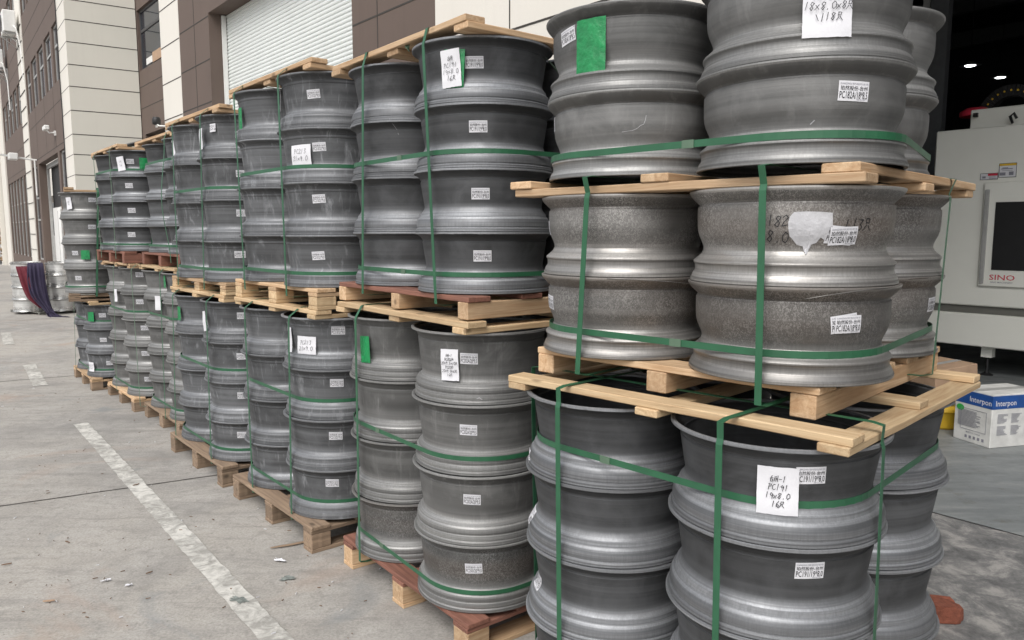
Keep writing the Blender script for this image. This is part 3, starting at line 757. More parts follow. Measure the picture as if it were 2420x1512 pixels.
def pallet(L, z0, z1, style, mats, label, sx=1.0, sy=1.0, off=(0, 0), az=None):
    """style 'stringer': three deep timbers; 'block': nine blocks with top and bottom boards. local x = e1, local +y faces the near-left side"""
    az = L.az if az is None else az; e1 = azv(az)
    t = empty('pallet', (L.c.x + off[0], L.c.y + off[1], z0), math.atan2(e1.y, e1.x)); tag(t, label, 'pallet', 'wooden pallets under the loads')
    H = z1 - z0; T = .018; rnd = random.Random(label); dm, bm_ = mats
    if style == 'stringer':
        for i in range(3):
            x = (-sx / 2 + .035) + (sx - .07) * i / 2
            board(sy, .06, H - T - .001, bm_, t, (x, 0, (H - T) / 2), R(90), 'stringer')
        nd = 5
    else:
        bh = H - 3 * T - .003
        for j in range(3):
            x = (-sx / 2 + .05) + (sx - .1) * j / 2
            board(sy, .09, T, bm_, t, (x, 0, T / 2), R(90), 'bottom_board')
            board(sy, .09, T, dm, t, (x, 0, H - T * 1.5 - .001), R(90), 'cross_board')
            for i in range(3):
                y = (-sy / 2 + .05) + (sy - .1) * i / 2
                board(.098 if i != 1 else .12, .088, bh, bm_, t, (x, y, T + bh / 2 + .001), R(90) + rnd.uniform(-.05, .05), 'block')
        nd = 5
    for i in range(nd):
        y = (-sy / 2 + .05) + (sy - .1) * i / (nd - 1)
        board(sx, .095, T, dm, t, (0, y + (0 if i in (0, nd - 1) else rnd.uniform(-.01, .01)), H - T / 2), rnd.uniform(-.006, .006), 'deck_board')
    return t

# ------------------------------------------------------------ packing straps
SW = .0165
def ribbon(pts, nrm, width_dir, wd=SW, th=.0012, closed=True):
    mb = MB(); n = len(pts); vs = []
    for p, q, wv in zip(pts, nrm, width_dir):
        p = Vector(p); q = Vector(q).normalized(); wv = Vector(wv).normalized()
        vs += [p - wv * wd / 2, p + wv * wd / 2, p + wv * wd / 2 + q * th, p - wv * wd / 2 + q * th]
    fs = []
    for i in range(n if closed else n - 1):
        a, b = i * 4, ((i + 1) % n) * 4
        for k in range(4): fs.append((a + k, a + (k + 1) % 4, b + (k + 1) % 4, b + k))
    if not closed: fs += [(0, 1, 2, 3), ((n - 1) * 4, (n - 1) * 4 + 3, (n - 1) * 4 + 2, (n - 1) * 4 + 1)]
    mb.add(vs, fs); return mb
SGRP = 'green packing straps round the loads'
def hstrap(lk, z, label, dz=(0, 0, 0, 0), mat='strap'):
    """dz: height change at near, right, rear, left corner"""
    L = LOADS[lk]; zl = (z - L.z0) % L.p
    rr = rad_at(L.pk, 1 - zl / L.p) * L.R + .0015
    wob = max(rad_at(L.pk, min(1, max(0, 1 - (zl + k) / L.p))) for k in (-SW * .5, 0, SW * .5)) * L.R + .0012
    rr = max(rr, wob)
    order = ['near', 'right', 'rear', 'left']; pts = []; nr = []
    for q, ck in enumerate(order):
        c = L.cols[ck]; mid = {'near': -(L.e1 + L.e2), 'right': L.e2 - L.e1, 'rear': L.e1 + L.e2, 'left': L.e1 - L.e2}[ck]
        a0 = math.atan2(mid.y, mid.x)
        for k in range(13):
            a = a0 - R(45) + R(90) * k / 12
            d = Vector((math.cos(a), math.sin(a), 0)); pts.append(Vector((c.x, c.y, z + dz[q])) + d * rr); nr.append(d)
    mb = ribbon(pts, nr, [Vector((0, 0, 1))] * len(pts)); o = mb.build('packing_strap', M[mat]); tag(o, label, 'strap', SGRP)
    if lk[0] in 'AB':                       # crimped seal on the straight run between the left and front stacks
        a, b_ = pts[-1], pts[0]; f = .3 if lk[1] == '1' else .62; c = a.lerp(b_, f); d = (b_ - a).normalized(); q = Vector((d.y, -d.x, 0))
        if q.dot(Vector((c.x, c.y, 0)) - L.c * 1.0) < 0: q = -q
        sm = MB(); P0 = c + q * .0014
        vs = [P0 + d * x + q * y + Vector((0, 0, z)) for z in (-.0095, .0095) for y in (0, .0022) for x in (-.016, -.005, .005, .016)]
        sm.add(vs, [(4, 5, 13, 12), (5, 6, 14, 13), (6, 7, 15, 14), (0, 4, 12, 8), (3, 11, 15, 7), (8, 12, 13, 9), (9, 13, 14, 10), (10, 14, 15, 11), (0, 1, 5, 4), (1, 2, 6, 5), (2, 3, 7, 6)]); sm.build('seal', M['strap_grey'], o)
    return o
def vstrap(lk, face, ptop, pbot, zt, zb, label, hb=None, mat='strap', bulge=0.0, half_extra=.004, wd=SW):
    """loop over the load in a plane across it; face 'left' = the near-left side, 'right' = the near-right side. ptop, pbot: surveyed points"""
    L = LOADS[lk]; al = L.e1 if face == 'left' else L.e2
    out = Vector((-al.y, al.x, 0)) if face == 'left' else Vector((al.y, -al.x, 0))
    if (L.cols['near'] - L.c).dot(out) < 0: out = -out
    h = (L.cols['near'] - L.c).dot(out) + L.R + half_extra; org_ = L.c + out * h
    def apos(p):
        r = ray(*p); cam0 = Vector((0, 0, CAMH)); t = (org_ - cam0).dot(out) / r.dot(out); return (cam0 + r * t - L.c).dot(al)
    at, ab = apos(ptop), apos(pbot); hb = hb or h - .02
    zl = L.top
    def P3(a, o_, z): return Vector((L.c.x, L.c.y, 0)) + al * a + out * o_ + Vector((0, 0, z))
    segs = []
    N = 12
    for k in range(N + 1):
        f = k / N; segs.append((P3(ab + (at - ab) * f, h + bulge * math.sin(math.pi * f) ** 2, zb + (zl - .01 - zb) * f), out))
    segs += [(P3(at, h - .004, zl + .003), (out + Vector((0, 0, .4)))), (P3(at, hb + .004, zt - .004), (out + Vector((0, 0, 1)))), (P3(at, hb - .02, zt), Vector((0, 0, 1))), (P3(at, 0, zt), Vector((0, 0, 1))),
             (P3(at, -hb + .02, zt), Vector((0, 0, 1))), (P3(at, -hb - .004, zt - .004), (-out + Vector((0, 0, 1)))), (P3(at, -h, zl), -out), (P3(ab, -h, zb), -out), (P3(ab, -h + .03, zb - .006), Vector((0, 0, -1))), (P3(ab, h - .03, zb - .006), Vector((0, 0, -1)))]
    mb = ribbon([s[0] for s in segs], [s[1] for s in segs], [al] * len(segs), wd); o = mb.build('packing_strap', M[mat]); tag(o, label, 'strap', SGRP); return o

# ------------------------------------------------------------ the loads
make_load('A1', (.637, 1.772), -43, .251, .217, 4, .182, 'c', 'rim_dark', 'dark grey', 'bottom load nearest the camera', 144, az2=44)
make_load('A2', (.680, 1.845), -45, .2445, .217, 2, 1.165, 'm', 'rim_rusty', 'brownish speckled', 'middle load nearest the camera', 144, az2=40)
make_load('A3', (.692, 1.845), -45, .2445, .217, 2, 1.645, 'm', 'rim_smooth', 'smooth light grey', 'topmost load nearest the camera', 144, az2=34)
make_load('B1', (-.115, 2.83), -38, .264, .256, 4, .13, 'b', 'rim_grey', 'matt light grey', 'bottom load second from right', 120,
          override={(c, 0): 'rim_speck' for c in ('near', 'left', 'right', 'rear')})
make_load('B2', (-.105, 2.85), -38, .257, .217, 4, 1.285, 'c', 'rim_dark', 'dark slate grey', 'upper load second from right', 120)
make_load('C1', (-.87, 3.74), -40, .275, .243, 4, .13, 'a', 'rim_drip', 'streaked grey', 'bottom load third from right')
make_load('C2', (-.855, 3.74), -40, .275, .243, 4, 1.245, 'a', 'rim_drip', 'streaked dark', 'upper load third from right')
make_load('D1', (-1.64, 4.66), -40, .275, .241, 4, .13, 'a', 'rim_drip', 'streaked grey', 'bottom load fourth from right', 80)
make_load('D2', (-1.62, 4.66), -40, .275, .24, 4, 1.21, 'a', 'rim_drip', 'streaked dark', 'upper load fourth from right', 80)
make_load('E1', (-2.35, 5.66), -40, .262, .217, 5, .12, 'a', 'rim_grey', 'plain grey', 'bottom load fifth from right', 64)
make_load('E2', (-2.31, 5.66), -40, .254, .205, 4, 1.345, 'a', 'rim_dark', 'dark grey', 'upper load fifth from right', 64)
make_load('F1', (-3.10, 6.50), -40, .262, .217, 5, .12, 'a', 'rim_grey', 'plain grey', 'bottom load sixth from right', 64)
make_load('F2', (-3.14, 6.50), -40, .262, .205, 4, 1.345, 'a', 'rim_dark', 'dark slate', 'upper load sixth from right', 64)
make_load('G1', (-3.92, 7.35), -39, .262, .232, 3, .12, 'a', 'rim_drip', 'streaked grey', 'bottom load at the far left end', 64)
make_load('G2', (-4.05, 7.30), -30, .262, .235, 4, .93, 'a', 'rim_grey', 'dull grey', 'upper load at the far left end', 64)
Ld = LOADS
# pallets
pallet(Ld['A1'], 0, .18, 'block', ('wood_red', 'pine'), 'pallet on the ground under the nearest bottom load of dark wheels', .98, .98)
pallet(Ld['A2'], 1.09, 1.163, 'stringer', ('pine', 'pine'), 'pale pine pallet with end grain stringers under the speckled wheels nearest the camera', .84, .86, (.01, .0), -45)
pallet(Ld['B1'], 0, .128, 'block', ('wood_red', 'pine'), 'ground pallet with red brown boards under the second load from right', 1.0, 1.0)
pallet(Ld['B2'], 1.205, 1.283, 'stringer', ('wood_red', 'pine'), 'red boarded pallet with pale thick timbers under the second upper load from right', 1.0, 1.0)
pallet(Ld['C1'], 0, .128, 'block', ('wood_old', 'wood_old'), 'weathered ground pallet with three blocks under the third load from right', 1.03, 1.03, (-.036, -.030))
pallet(Ld['C2'], 1.145, 1.243, 'block', ('pine', 'pine_pale'), 'clean pine block pallet under the third upper load from right', 1.03, 1.03)
pallet(Ld['D1'], 0, .128, 'block', ('wood_old', 'wood_old'), 'weathered dark ground pallet under the fourth load from right', 1.03, 1.03, (-.036, -.030))
pallet(Ld['D2'], 1.137, 1.208, 'block', ('pine', 'pine_pale'), 'clean pine block pallet under the fourth upper load from right', 1.03, 1.03)
pallet(Ld['E1'], 0, .118, 'block', ('wood_old', 'wood_old'), 'ground pallet under the fifth load from right', .95, .95, (-.036, -.030))
pallet(Ld['E2'], 1.245, 1.343, 'stringer', ('wood_red', 'wood_red'), 'reddish brown pallet under the fifth upper load from right', 1.0, 1.0)
pallet(Ld['F1'], 0, .118, 'block', ('pine', 'wood_old'), 'brown ground pallet under the sixth load from right', .95, .95, (-.036, -.030))
pallet(Ld['F2'], 1.245, 1.343, 'stringer', ('wood_red', 'wood_red'), 'reddish brown pallet with open stringers under the sixth upper load from right', 1.0, 1.0)
pallet(Ld['G1'], 0, .118, 'block', ('pine', 'wood_old'), 'ground pallet of the leftmost load at the far end of the row', .95, .95, (-.036, -.030))
pallet(Ld['G2'], .855, .928, 'block', ('wood_old', 'wood_old'), 'thin old brown pallet under the upper load at the far left end', .98, .98)
# frames
slat_frame(Ld['A1'], 1.052, 'pine_pale', 'pale slat frame on the nearest bottom load of dark wheels', .97, .066, .019, (.035, .01), -45)
slat_frame(Ld['A2'], 1.601, 'pine', 'pine slat frame between the speckled wheels and the topmost wheels', .97, .08, .021, (.02, .03), -47, flip=True)
slat_frame(Ld['B1'], 1.156, 'pine_pale', 'pale slat frame on the second bottom load from right', 1.0, .08, .022)
slat_frame(Ld['B2'], 2.155, 'pine', 'pine slat frame on top of the second upper load from right', 1.0, .08, .022)
slat_frame(Ld['C1'], 1.103, 'pine_pale', 'pale slat frame on the third bottom load from right', 1.02, .08, .02)
slat_frame(Ld['C2'], 2.219, 'pine', 'pine slat frame on top of the third upper load from right', 1.02, .08, .022)
slat_frame(Ld['D1'], 1.096, 'pine_pale', 'pale slat frame on the fourth bottom load from right', 1.02, .08, .02)
slat_frame(Ld['D2'], 2.172, 'pine', 'pine slat frame on top of the fourth upper load from right', 1.02, .08, .022)
slat_frame(Ld['E1'], 1.206, 'pine_pale', 'pale slat frame on the fifth bottom load from right', 1.0, .08, .018)
slat_frame(Ld['E2'], 2.167, 'pine', 'pine slat frame on top of the fifth upper load from right', 1.0, .08, .02)
slat_frame(Ld['F1'], 1.206, 'pine', 'brown slat frame on the sixth bottom load from right', 1.0, .08, .018)
slat_frame(Ld['F2'], 2.167, 'pine', 'pine slat frame on top of the sixth upper load from right', 1.0, .08, .02)
slat_frame(Ld['G1'], .818, 'pine_pale', 'pale slat frame on the bottom load at the far left end', 1.0, .08, .018)
slat_frame(Ld['G2'], 1.872, 'pine', 'pine slat frame on top of the upper load at the far left end', .95, .08, .02)

# ------------------------------------------------------------ straps
hstrap('A1', .92, 'green strap round the top wheels of the bottom load nearest the camera')
hstrap('A2', 1.233, 'green strap round the lowest speckled wheels of the middle load nearest the camera')
hstrap('A3', 1.705, 'green strap round the lower smooth wheels of the topmost load')
hstrap('B1', .705, 'green strap round the waist of the bottom load second from right')
hstrap('B1', .205, 'low green strap near the pallet of the bottom load second from right', (0, 0, 0, .02))
hstrap('B2', 1.353, 'lower green strap round the dark upper load second from right')
hstrap('B2', 1.775, 'middle green strap round the dark upper load second from right')
hstrap('C1', .705, 'green strap round the waist of the bottom load third from right')
hstrap('C1', .212, 'low green strap above the pallet of the bottom load third from right')
hstrap('C2', 1.31, 'lower green strap round the upper load third from right')
hstrap('C2', 1.80, 'middle green strap round the upper load third from right')
hstrap('D1', .685, 'green strap round the waist of the bottom load fourth from right')
hstrap('D1', .20, 'low green strap above the pallet of the bottom load fourth from right')
hstrap('D2', 1.282, 'lower green strap round the upper load fourth from right')
hstrap('D2', 1.757, 'middle green strap round the upper load fourth from right')
hstrap('E1', .87, 'green strap round the waist of the bottom load fifth from right')
hstrap('E1', .19, 'low green strap above the pallet of the bottom load fifth from right')
hstrap('E2', 1.40, 'lower green strap round the upper load fifth from right')
hstrap('E2', 2.02, 'high green strap round the upper load fifth from right')
hstrap('F1', .84, 'green strap round the waist of the bottom load sixth from right')
hstrap('F1', .19, 'low green strap above the pallet of the bottom load sixth from right')
hstrap('F2', 1.40, 'lower green strap round the upper load sixth from right')
hstrap('F2', 2.01, 'high green strap round the upper load sixth from right')
hstrap('G1', .66, 'green strap round the top wheels of the bottom load at the far left')
hstrap('G1', .19, 'low green strap of the bottom load at the far left')
hstrap('G2', .99, 'lower green strap round the upper load at the far left')
vstrap('A1', 'left', (1318, 960), (1325, 1512), 1.094, .15, 'left upright green strap on the bottom load nearest the camera', .502)
vstrap('A1', 'left', (1700, 1040), (1697, 1512), 1.094, .15, 'thick upright green strap over the front stack of the nearest bottom load', .502)
vstrap('A1', 'right', (2088, 1060), (2070, 1512), 1.094, .15, 'upright green strap on the right side of the nearest bottom load', .502)
vstrap('A2', 'left', (1387, 470), (1365, 850), 1.645, 1.12, 'left upright green strap over the speckled wheels and pine frame', .50)
vstrap('A2', 'left', (1803, 440), (1793, 905), 1.645, 1.12, 'right upright green strap over the front speckled stack and pine frame', .50)
vstrap('A2', 'right', (2246, 470), (2205, 850), 1.645, 1.12, 'thin upright strap at the right end of the speckled wheel load', .50)
vstrap('B1', 'left', (840, 745), (850, 1300), 1.203, .1, 'left upright green strap on the bottom load second from right', .5)
vstrap('B2', 'left', (1000, 100), (1030, 695), 2.202, 1.25, 'upright green strap in front of the dark upper load second from right', .5)
vstrap('B2', 'left', (858, 170), (857, 680), 2.202, 1.25, 'upright green strap left of the dark upper load second from right', .5)
vstrap('C1', 'left', (682, 745), (689, 1220), 1.146, .1, 'right upright green strap on the bottom load third from right', .5)
vstrap('C1', 'left', (578, 735), (597, 1140), 1.146, .1, 'left upright green strap on the bottom load third from right', .5)
vstrap('C2', 'left', (656, 180), (677, 680), 2.264, 1.2, 'right upright green strap on the upper load third from right', .5)
vstrap('C2', 'left', (553, 235), (579, 670), 2.264, 1.2, 'left upright green strap on the upper load third from right', .5)
vstrap('C2', 'right', (866, 190), (866, 690), 2.264, 1.2, 'broad green strap on the right side of the third upper load from right', .5)
vstrap('D1', 'left', (487, 715), (499, 1080), 1.138, .1, 'right upright green strap on the bottom load fourth from right', .5)
vstrap('D1', 'left', (408, 700), (415, 1015), 1.138, .1, 'left upright green strap on the bottom load fourth from right', .5)
vstrap('D2', 'left', (472, 264), (482, 665), 2.218, 1.16, 'right upright green strap on the upper load fourth from right', .5)
vstrap('D2', 'left', (406, 294), (421, 658), 2.218, 1.16, 'left upright green strap on the upper load fourth from right', .5)
vstrap('E1', 'left', (377, 640), (390, 960), 1.244, .1, 'upright green strap on the bottom load fifth from right', .49)
vstrap('E2', 'left', (389, 352), (404, 610), 2.209, 1.28, 'slack upright green strap bulging from the upper load fifth from right', .49, bulge=.04)
vstrap('F1', 'left', (310, 640), (330, 925), 1.244, .1, 'right upright strap on the bottom load sixth from right', .49, mat='strap_grey')
vstrap('F1', 'left', (268, 640), (275, 900), 1.244, .1, 'left upright strap on the bottom load sixth from right', .49, mat='strap_grey')
vstrap('F2', 'left', (222, 390), (240, 600), 2.209, 1.28, 'left upright strap on the upper load sixth from right', .49, mat='strap_grey')
vstrap('F2', 'left', (259, 376), (274, 605), 2.209, 1.28, 'right upright strap on the upper load sixth from right', .49, mat='strap_grey')
vstrap('F2', 'right', (357, 372), (361, 620), 2.209, 1.28, 'green upright strap on the right side of the upper load sixth from right', .49)
vstrap('G1', 'left', (176, 735), (180, 880), .856, .1, 'thin upright strap on the bottom load at the far left end', .49, mat='strap_grey')
vstrap('G2', 'right', (232, 460), (228, 690), 1.914, .9, 'green upright strap on the upper load at the far left end', .47)
# loose strap arcing over the second upper load
pp = []
for px_, py_, dp_ in ((967, 122, 2.83), (963, 108, 2.84), (985, 97, 2.9), (1020, 82, 3.0), (1060, 70, 3.0), (1120, 64, 3.0), (1180, 65, 2.95), (1215, 73, 2.9), (1250, 96, 2.85), (1285, 131, 2.8), (1322, 174, 2.8)):
    r_ = ray(px_, py_); pp.append(Vector((0, 0, CAMH)) + r_ * (dp_ / r_.y))
def smooth(pts, k=6):
    out = []
    for i in range(len(pts) - 1):
        p0, p1, p2, p3 = pts[max(i - 1, 0)], pts[i], pts[i + 1], pts[min(i + 2, len(pts) - 1)]
        for j in range(k):
            t = j / k; out.append(.5 * ((2 * p1) + (p2 - p0) * t + (2 * p0 - 5 * p1 + 4 * p2 - p3) * t * t + (3 * p1 - p0 - 3 * p2 + p3) * t ** 3))
    return out + [pts[-1]]
sp = smooth(pp); tg = [(sp[min(i + 1, len(sp) - 1)] - sp[max(i - 1, 0)]).normalized() for i in range(len(sp))]
wdv = [t_.cross(Vector((0, 0, 1))).normalized() for t_ in tg]
mb = ribbon(sp, [wv.cross(t_) for wv, t_ in zip(wdv, tg)], wdv, closed=False); o = mb.build('packing_strap', M['strap_grey'])
tag(o, 'loose pale green strap arcing over the frame of the second upper load', 'strap', SGRP)

# ------------------------------------------------------------ stickers and notes
def many(lk, col, pts, text, tilt=0.0):
    for x, y in pts: sticker(lk, col, x, y, text, tilt)
many('A1', 'near', [(1915, 1124)], 'PC191/19*8.0', .03); many('A1', 'near', [(1914, 1349)], 'PC191/19*8.0', .02)
many('A1', 'left', [(1262, 1075), (1262, 1215), (1264, 1370)], 'PC191/19*8.0')
sticker('A2', 'near', 1985, 556, 'PC182A/18*8.0', -.1, off=.0006); sticker('A2', 'near', 1992, 557, 'PC182A/18*8.0', .04, off=.0028)
sticker('A2', 'near', 1990, 764, 'PC182A/18*8.0', .14, off=.0006); sticker('A2', 'near', 1998, 766, 'PC182A/18*8.0', .02, off=.0028)
many('A2', 'left', [(1300, 538), (1304, 712)], 'PC182A/18*8.0', -.05)
sticker('A2', 'right', 2199, 718, 'PC182A/18*8.0', .02)
sticker('A3', 'near', 2019, 216, 'PC182A/18*8.5', -.03, .068, .041); sticker('A3', 'left', 1347, 85, 'PC182A/18*8.5', .15); sticker('A3', 'left', 1308, 298, 'PC182A/18*8.5', .05)
many('B1', 'near', [(1108, 848), (1108, 1017), (1117, 1181)], 'PC202A/20*9.5', -.02); sticker('B1', 'near', 1120, 1345, 'PC200/20*9.0', .04)
many('B2', 'near', [(1122, 146), (1128, 298), (1137, 457), (1139, 605)], 'PC191/19*8.0', .0)
many('C1', 'near', [(798, 781), (795, 905), (795, 1030), (784, 1142)], 'PC213/21*9.0', -.02)
many('C2', 'near', [(738, 221), (754, 346), (751, 469), (751, 604)], 'PC213/21*9.0', .05)
many('D1', 'near', [(574, 746), (573, 842), (573, 935), (573, 1028)], 'PC213/21*9.0'); many('D2', 'near', [(569, 318), (572, 410), (571, 503), (568, 601)], 'PC213/21*9.0')
many('F1', 'near', [(329, 649), (329, 713), (341, 775), (342, 835), (349, 896)], 'PC200/20*9.0'); many('F2', 'near', [(306, 381), (303, 438), (310, 497), (311, 554)], 'PC191/19*8.0')
many('G1', 'near', [(242, 745), (243, 803), (259, 858)], 'PC213/21*9.0'); many('G2', 'near', [(218, 472), (217, 536), (176, 598), (184, 657)], 'PC200/20*9.0')
paper('A1', 'near', 1835, 1158, .085, .105, ['台州-1', 'PC191', '19x8.0', '16只'], .0125, .01, seed=3)
paper('A3', 'near', 1955, 18, .098, .125, ['PC182A', '18x8.0x8只', '\\118只'], .0155, .0, seed=5)
paper('A3', 'left', 1401, 108, .088, .135, mat='tape', name='green_tape', lift=.003, seed=6)
def torn():
    L = LOADS['A2']; i, ang, zc = hit(L, 'near', 1914, 545); out = [(-.044, .03), (-.036, .040), (-.01, .041), (.02, .040), (.043, .038), (.045, .01), (.044, -.012), (.036, -.006), (.033, -.012), (.03, -.02), (.022, -.014), (.014, -.026), (.004, -.03), (-.002, -.046), (-.006, -.052), (-.010, -.044), (-.013, -.034), (-.026, -.03), (-.036, -.018), (-.042, -.012), (-.046, .004), (-.047, .018)]
    pts = [(0, 0)]; fs = []; n = len(out)
    for k in (.35, .7, 1): pts += [(x * k, y * k) for x, y in out]
    for q in range(n): fs.append((0, 1 + q, 1 + (q + 1) % n))
    for r_ in range(2):
        for q in range(n): a = 1 + r_ * n; fs.append((a + q, a + n + q, a + n + (q + 1) % n, a + (q + 1) % n))
    mb = MB(); mb.add(bend(L, pts, zc, .0015), fs); child_at(L, ('near', i), ang, 'torn_paper', mb.mesh('torn_paper', (M['paper_thin'],)))
torn()
def burr(lk, col, i, a0, a1, drop, seed):
    L = LOADS[lk]; c = L.cols[col]; fa = math.atan2(-c.y, -c.x); pts = []
    for k in range(15):
        f = k / 14; a = a0 + (a1 - a0) * f; rr_ = L.R * (1.0 + .012 * math.sin(f * 3.14)); pts.append((rr_ * math.cos(a), rr_ * math.sin(a), L.p * .985 - drop * f ** 2 + .001))
    mb = MB(); mb.tube(pts, [.0016 - .001 * k / 14 for k in range(15)], 6); o = child_at(L, (col, i), fa, 'metal_burr', mb.mesh('metal_burr', (M['rim_rusty'],), True)); return o
def scratch(lk, col, px, py, pts, wd=.0011):
    L = LOADS[lk]; i, ang, zc = hit(L, col, px, py); tv = []; tf = []
    for a, b_ in zip(pts, pts[1:]):
        a = Vector(a); b_ = Vector(b_); d = (b_ - a).normalized(); q = Vector((-d.y, d.x)) * wd / 2; k = len(tv); tv += [tuple(a + q), tuple(b_ + q), tuple(b_ - q), tuple(a - q)]; tf.append((k, k + 1, k + 2, k + 3))
    mb = MB(); mb.add(bend(L, tv, zc, .0009), tf); child_at(L, (col, i), ang, 'scratch', mb.mesh('scratch', (M['paper_thin'],)))
scratch('A3', 'left', 1500, 296, [(-.035, -.016), (-.02, -.014), (-.008, -.013), (.004, -.008), (.012, -.001), (.020, .002), (.024, .012), (.026, .024)])
scratch('A3', 'near', 1920, 285, [(.0, -.006), (.004, -.002), (.008, .002)], .002); scratch('B2', 'left', 930, 300, [(-.01, .03), (.0, .01), (.012, -.01), (.018, -.03)], .0008)
scratch('C1', 'near', 800, 1020, [(.0, -.02), (.01, -.005), (.012, .015)], .0012); scratch('B1', 'near', 1140, 940, [(-.02, .0), (-.01, .004), (.0, -.003)], .002)
burr('A2', 'near', 0, .95, .12, .022, 1); burr('A2', 'left', 0, -.2, .9, .02, 2); burr('A2', 'right', 0, .9, .2, .018, 3)
def marker(lk, col, px, py, lines, h, seed, lw=.002):
    L = LOADS[lk]; i, ang, zc = hit(L, col, px, py); tv, tf = hand_geo(lines, h, lw, seed)
    mb = MB(); mb.add(bend(L, tv, zc, .0012), tf); child_at(L, (col, i), ang, 'marker_writing', mb.mesh('marker_writing', (M['ink'],)))
marker('A2', 'near', 1836, 541, ['182', '8.0'], .024, 2); marker('A2', 'near', 2022, 530, ['113只'], .024, 4)
paper('B2', 'near', 1076, 166, .078, .135, mat='tape', name='green_tape', lift=.002, seed=9, tilt=-.06)
paper('B2', 'near', 1071, 163, .074, .125, ['台州', 'PC191', '19x8.0', '16只'], .015, .07, seed=10, lift=.006)
paper('B1', 'near', 1063, 862, .072, .112, ['台州-1', 'PC202A', '20x9.5x10只', 'PC200', '20x9.0x6只', '16只'], .0095, .03, seed=11, lift=.003, lw=.0013)
paper('B1', 'left', 867, 825, .06, .11, mat='tape', name='green_tape', lift=.003, seed=12, tilt=.05)
paper('C2', 'near', 711, 366, .115, .092, ['PC213', '21x9.0'], .022, .03, seed=13, lift=.006)
paper('C2', 'near', 664, 233, .05, .12, ['P', '2', '9'], .016, .03, seed=14, lift=.006)
paper('C1', 'near', 722, 816, .11, .085, ['PC213', '21x9.0'], .02, .0, seed=15, lift=.006)
paper('C1', 'near', 686, 802, .05, .12, None, .016, .03, seed=16, lift=.006)
paper('C2', 'left', 572, 281, .05, .11, mat='tape', name='green_tape', lift=.002, seed=17)
paper('D2', 'near', 503, 302, .046, .046, ['PC213', '21x9.0'], .011, .05, seed=18); paper('D2', 'near', 481, 329, .05, .12, None, seed=19, lift=.006)
paper('D1', 'near', 491, 758, .06, .12, None, seed=20, lift=.01, tilt=.15); paper('D1', 'left', 427, 740, .05, .09, mat='tape', name='green_tape', lift=.002, seed=21)
paper('E2', 'near', 418, 351, .06, .12, ['2', '1'], .014, .08, seed=22, lift=.006); paper('E1', 'near', 392, 665, .06, .09, mat='tape', name='green_tape', lift=.002, seed=23)
paper('E1', 'left', 379, 715, .05, .11, None, seed=24, lift=.008)
paper('F2', 'near', 288, 387, .07, .115, ['19', '16'], .018, .15, seed=25, lift=.004); paper('F2', 'near', 345, 388, .10, .10, mat='tape', name='green_tape', lift=.003, seed=26)
paper('F1', 'left', 281, 697, .03, .11, None, seed=27, lift=.012)
paper('G2', 'near', 163, 480, .06, .11, ['20', '16'], .014, .1, seed=28, lift=.004); paper('G2', 'near', 202, 602, .075, .085, mat='tape', name='green_tape', lift=.002, seed=29)
paper('G1', 'near', 217, 748, .075, .09, mat='tape', name='green_tape', lift=.002, seed=30); paper('G1', 'near', 219, 866, .08, .09, ['PC213', '21x9'], .018, seed=31, lift=.006)

# ------------------------------------------------------------ silver wheels, cloths, board at far left
sil = []
SG = 'shiny wheel barrels in stacks at the far left'
def silver(c, n, word, r=.255, p=.222):
    for i in range(n):
        o = link('wheel_barrel', wheel_mesh('s', r, p, 64, 'rim_silver')); o.location = (c[0], c[1], .05 + i * p); o.rotation_euler = (0, 0, i * 1.3)
        tag(o, f"shiny silver wheel barrel, {ordw(i, n)} of the {word} stack beside the cloths", 'wheel', SG)
silver((-9.0, 13.95), 4, 'left front'); silver((-8.42, 14.05), 4, 'right front'); silver((-9.35, 14.5), 4, 'left rear'); silver((-8.7, 14.6), 4, 'right rear')
Ls = Load(); Ls.c = Vector((-8.85, 14.25, 0)); Ls.az = -60
t = pallet(Ls, 0.0, .048, 'stringer', ('machine_dark', 'machine_dark'), 'flat dark pallet under the shiny silver wheel stacks at far left', 1.0, .8)
def drape(rows, mat, label, folds=5, amp=.03, seed=1):
    """hanging cloth given by surveyed rows (left, right, height, depth), with folds"""
    rws = smooth([Vector((a, b_, c)) for a, b_, c, d in rows], 6); dps = smooth([Vector((d, 0, 0)) for a, b_, c, d in rows], 6)
    mb = MB(); m_ = 34; vs = []; n = len(rws)
    for i, (q, dq) in enumerate(zip(rws, dps)):
        f = i / (n - 1)
        for j in range(m_ + 1):
            u = j / m_; px = q.x + (q.y - q.x) * u; r_ = ray(px, q.z); p = Vector((0, 0, CAMH)) + r_ * (dq.x / r_.y)
            ph = u * folds * 6.28 + seed + 1.3 * math.sin(f * 4 + u * 3)
            a_ = amp * (.35 + .65 * f) * (1 if p.z > .08 else .5)
            p.y += a_ * math.sin(ph) + a_ * .4 * math.sin(ph * 2.3 + f * 6); p.z = max(.008, p.z + a_ * .35 * math.cos(ph * 1.7 + f * 5)) if p.z < .12 else p.z
            vs.append(p)
    fs = [(i * (m_ + 1) + j, i * (m_ + 1) + j + 1, (i + 1) * (m_ + 1) + j + 1, (i + 1) * (m_ + 1) + j) for i in range(n - 1) for j in range(m_)]
    mb.add(vs, fs); o = link('draped_cloth', mb.mesh('draped_cloth', (M[mat],), True))
    md = o.modifiers.new('thick', 'SOLIDIFY'); md.thickness = .006
    tag(o, label, 'cloth', 'cloths over the silver wheels'); return o
drape([(36, 66, 629, 13.9), (38, 66, 631, 13.66), (45, 73, 652, 13.6), (54, 82, 680, 13.58), (66, 92, 704, 13.56), (86, 100, 722, 13.55), (95, 102, 727, 13.55)], 'cloth_red', 'dark red cloth hanging down from the left silver wheel stack', 2, .03, 3)
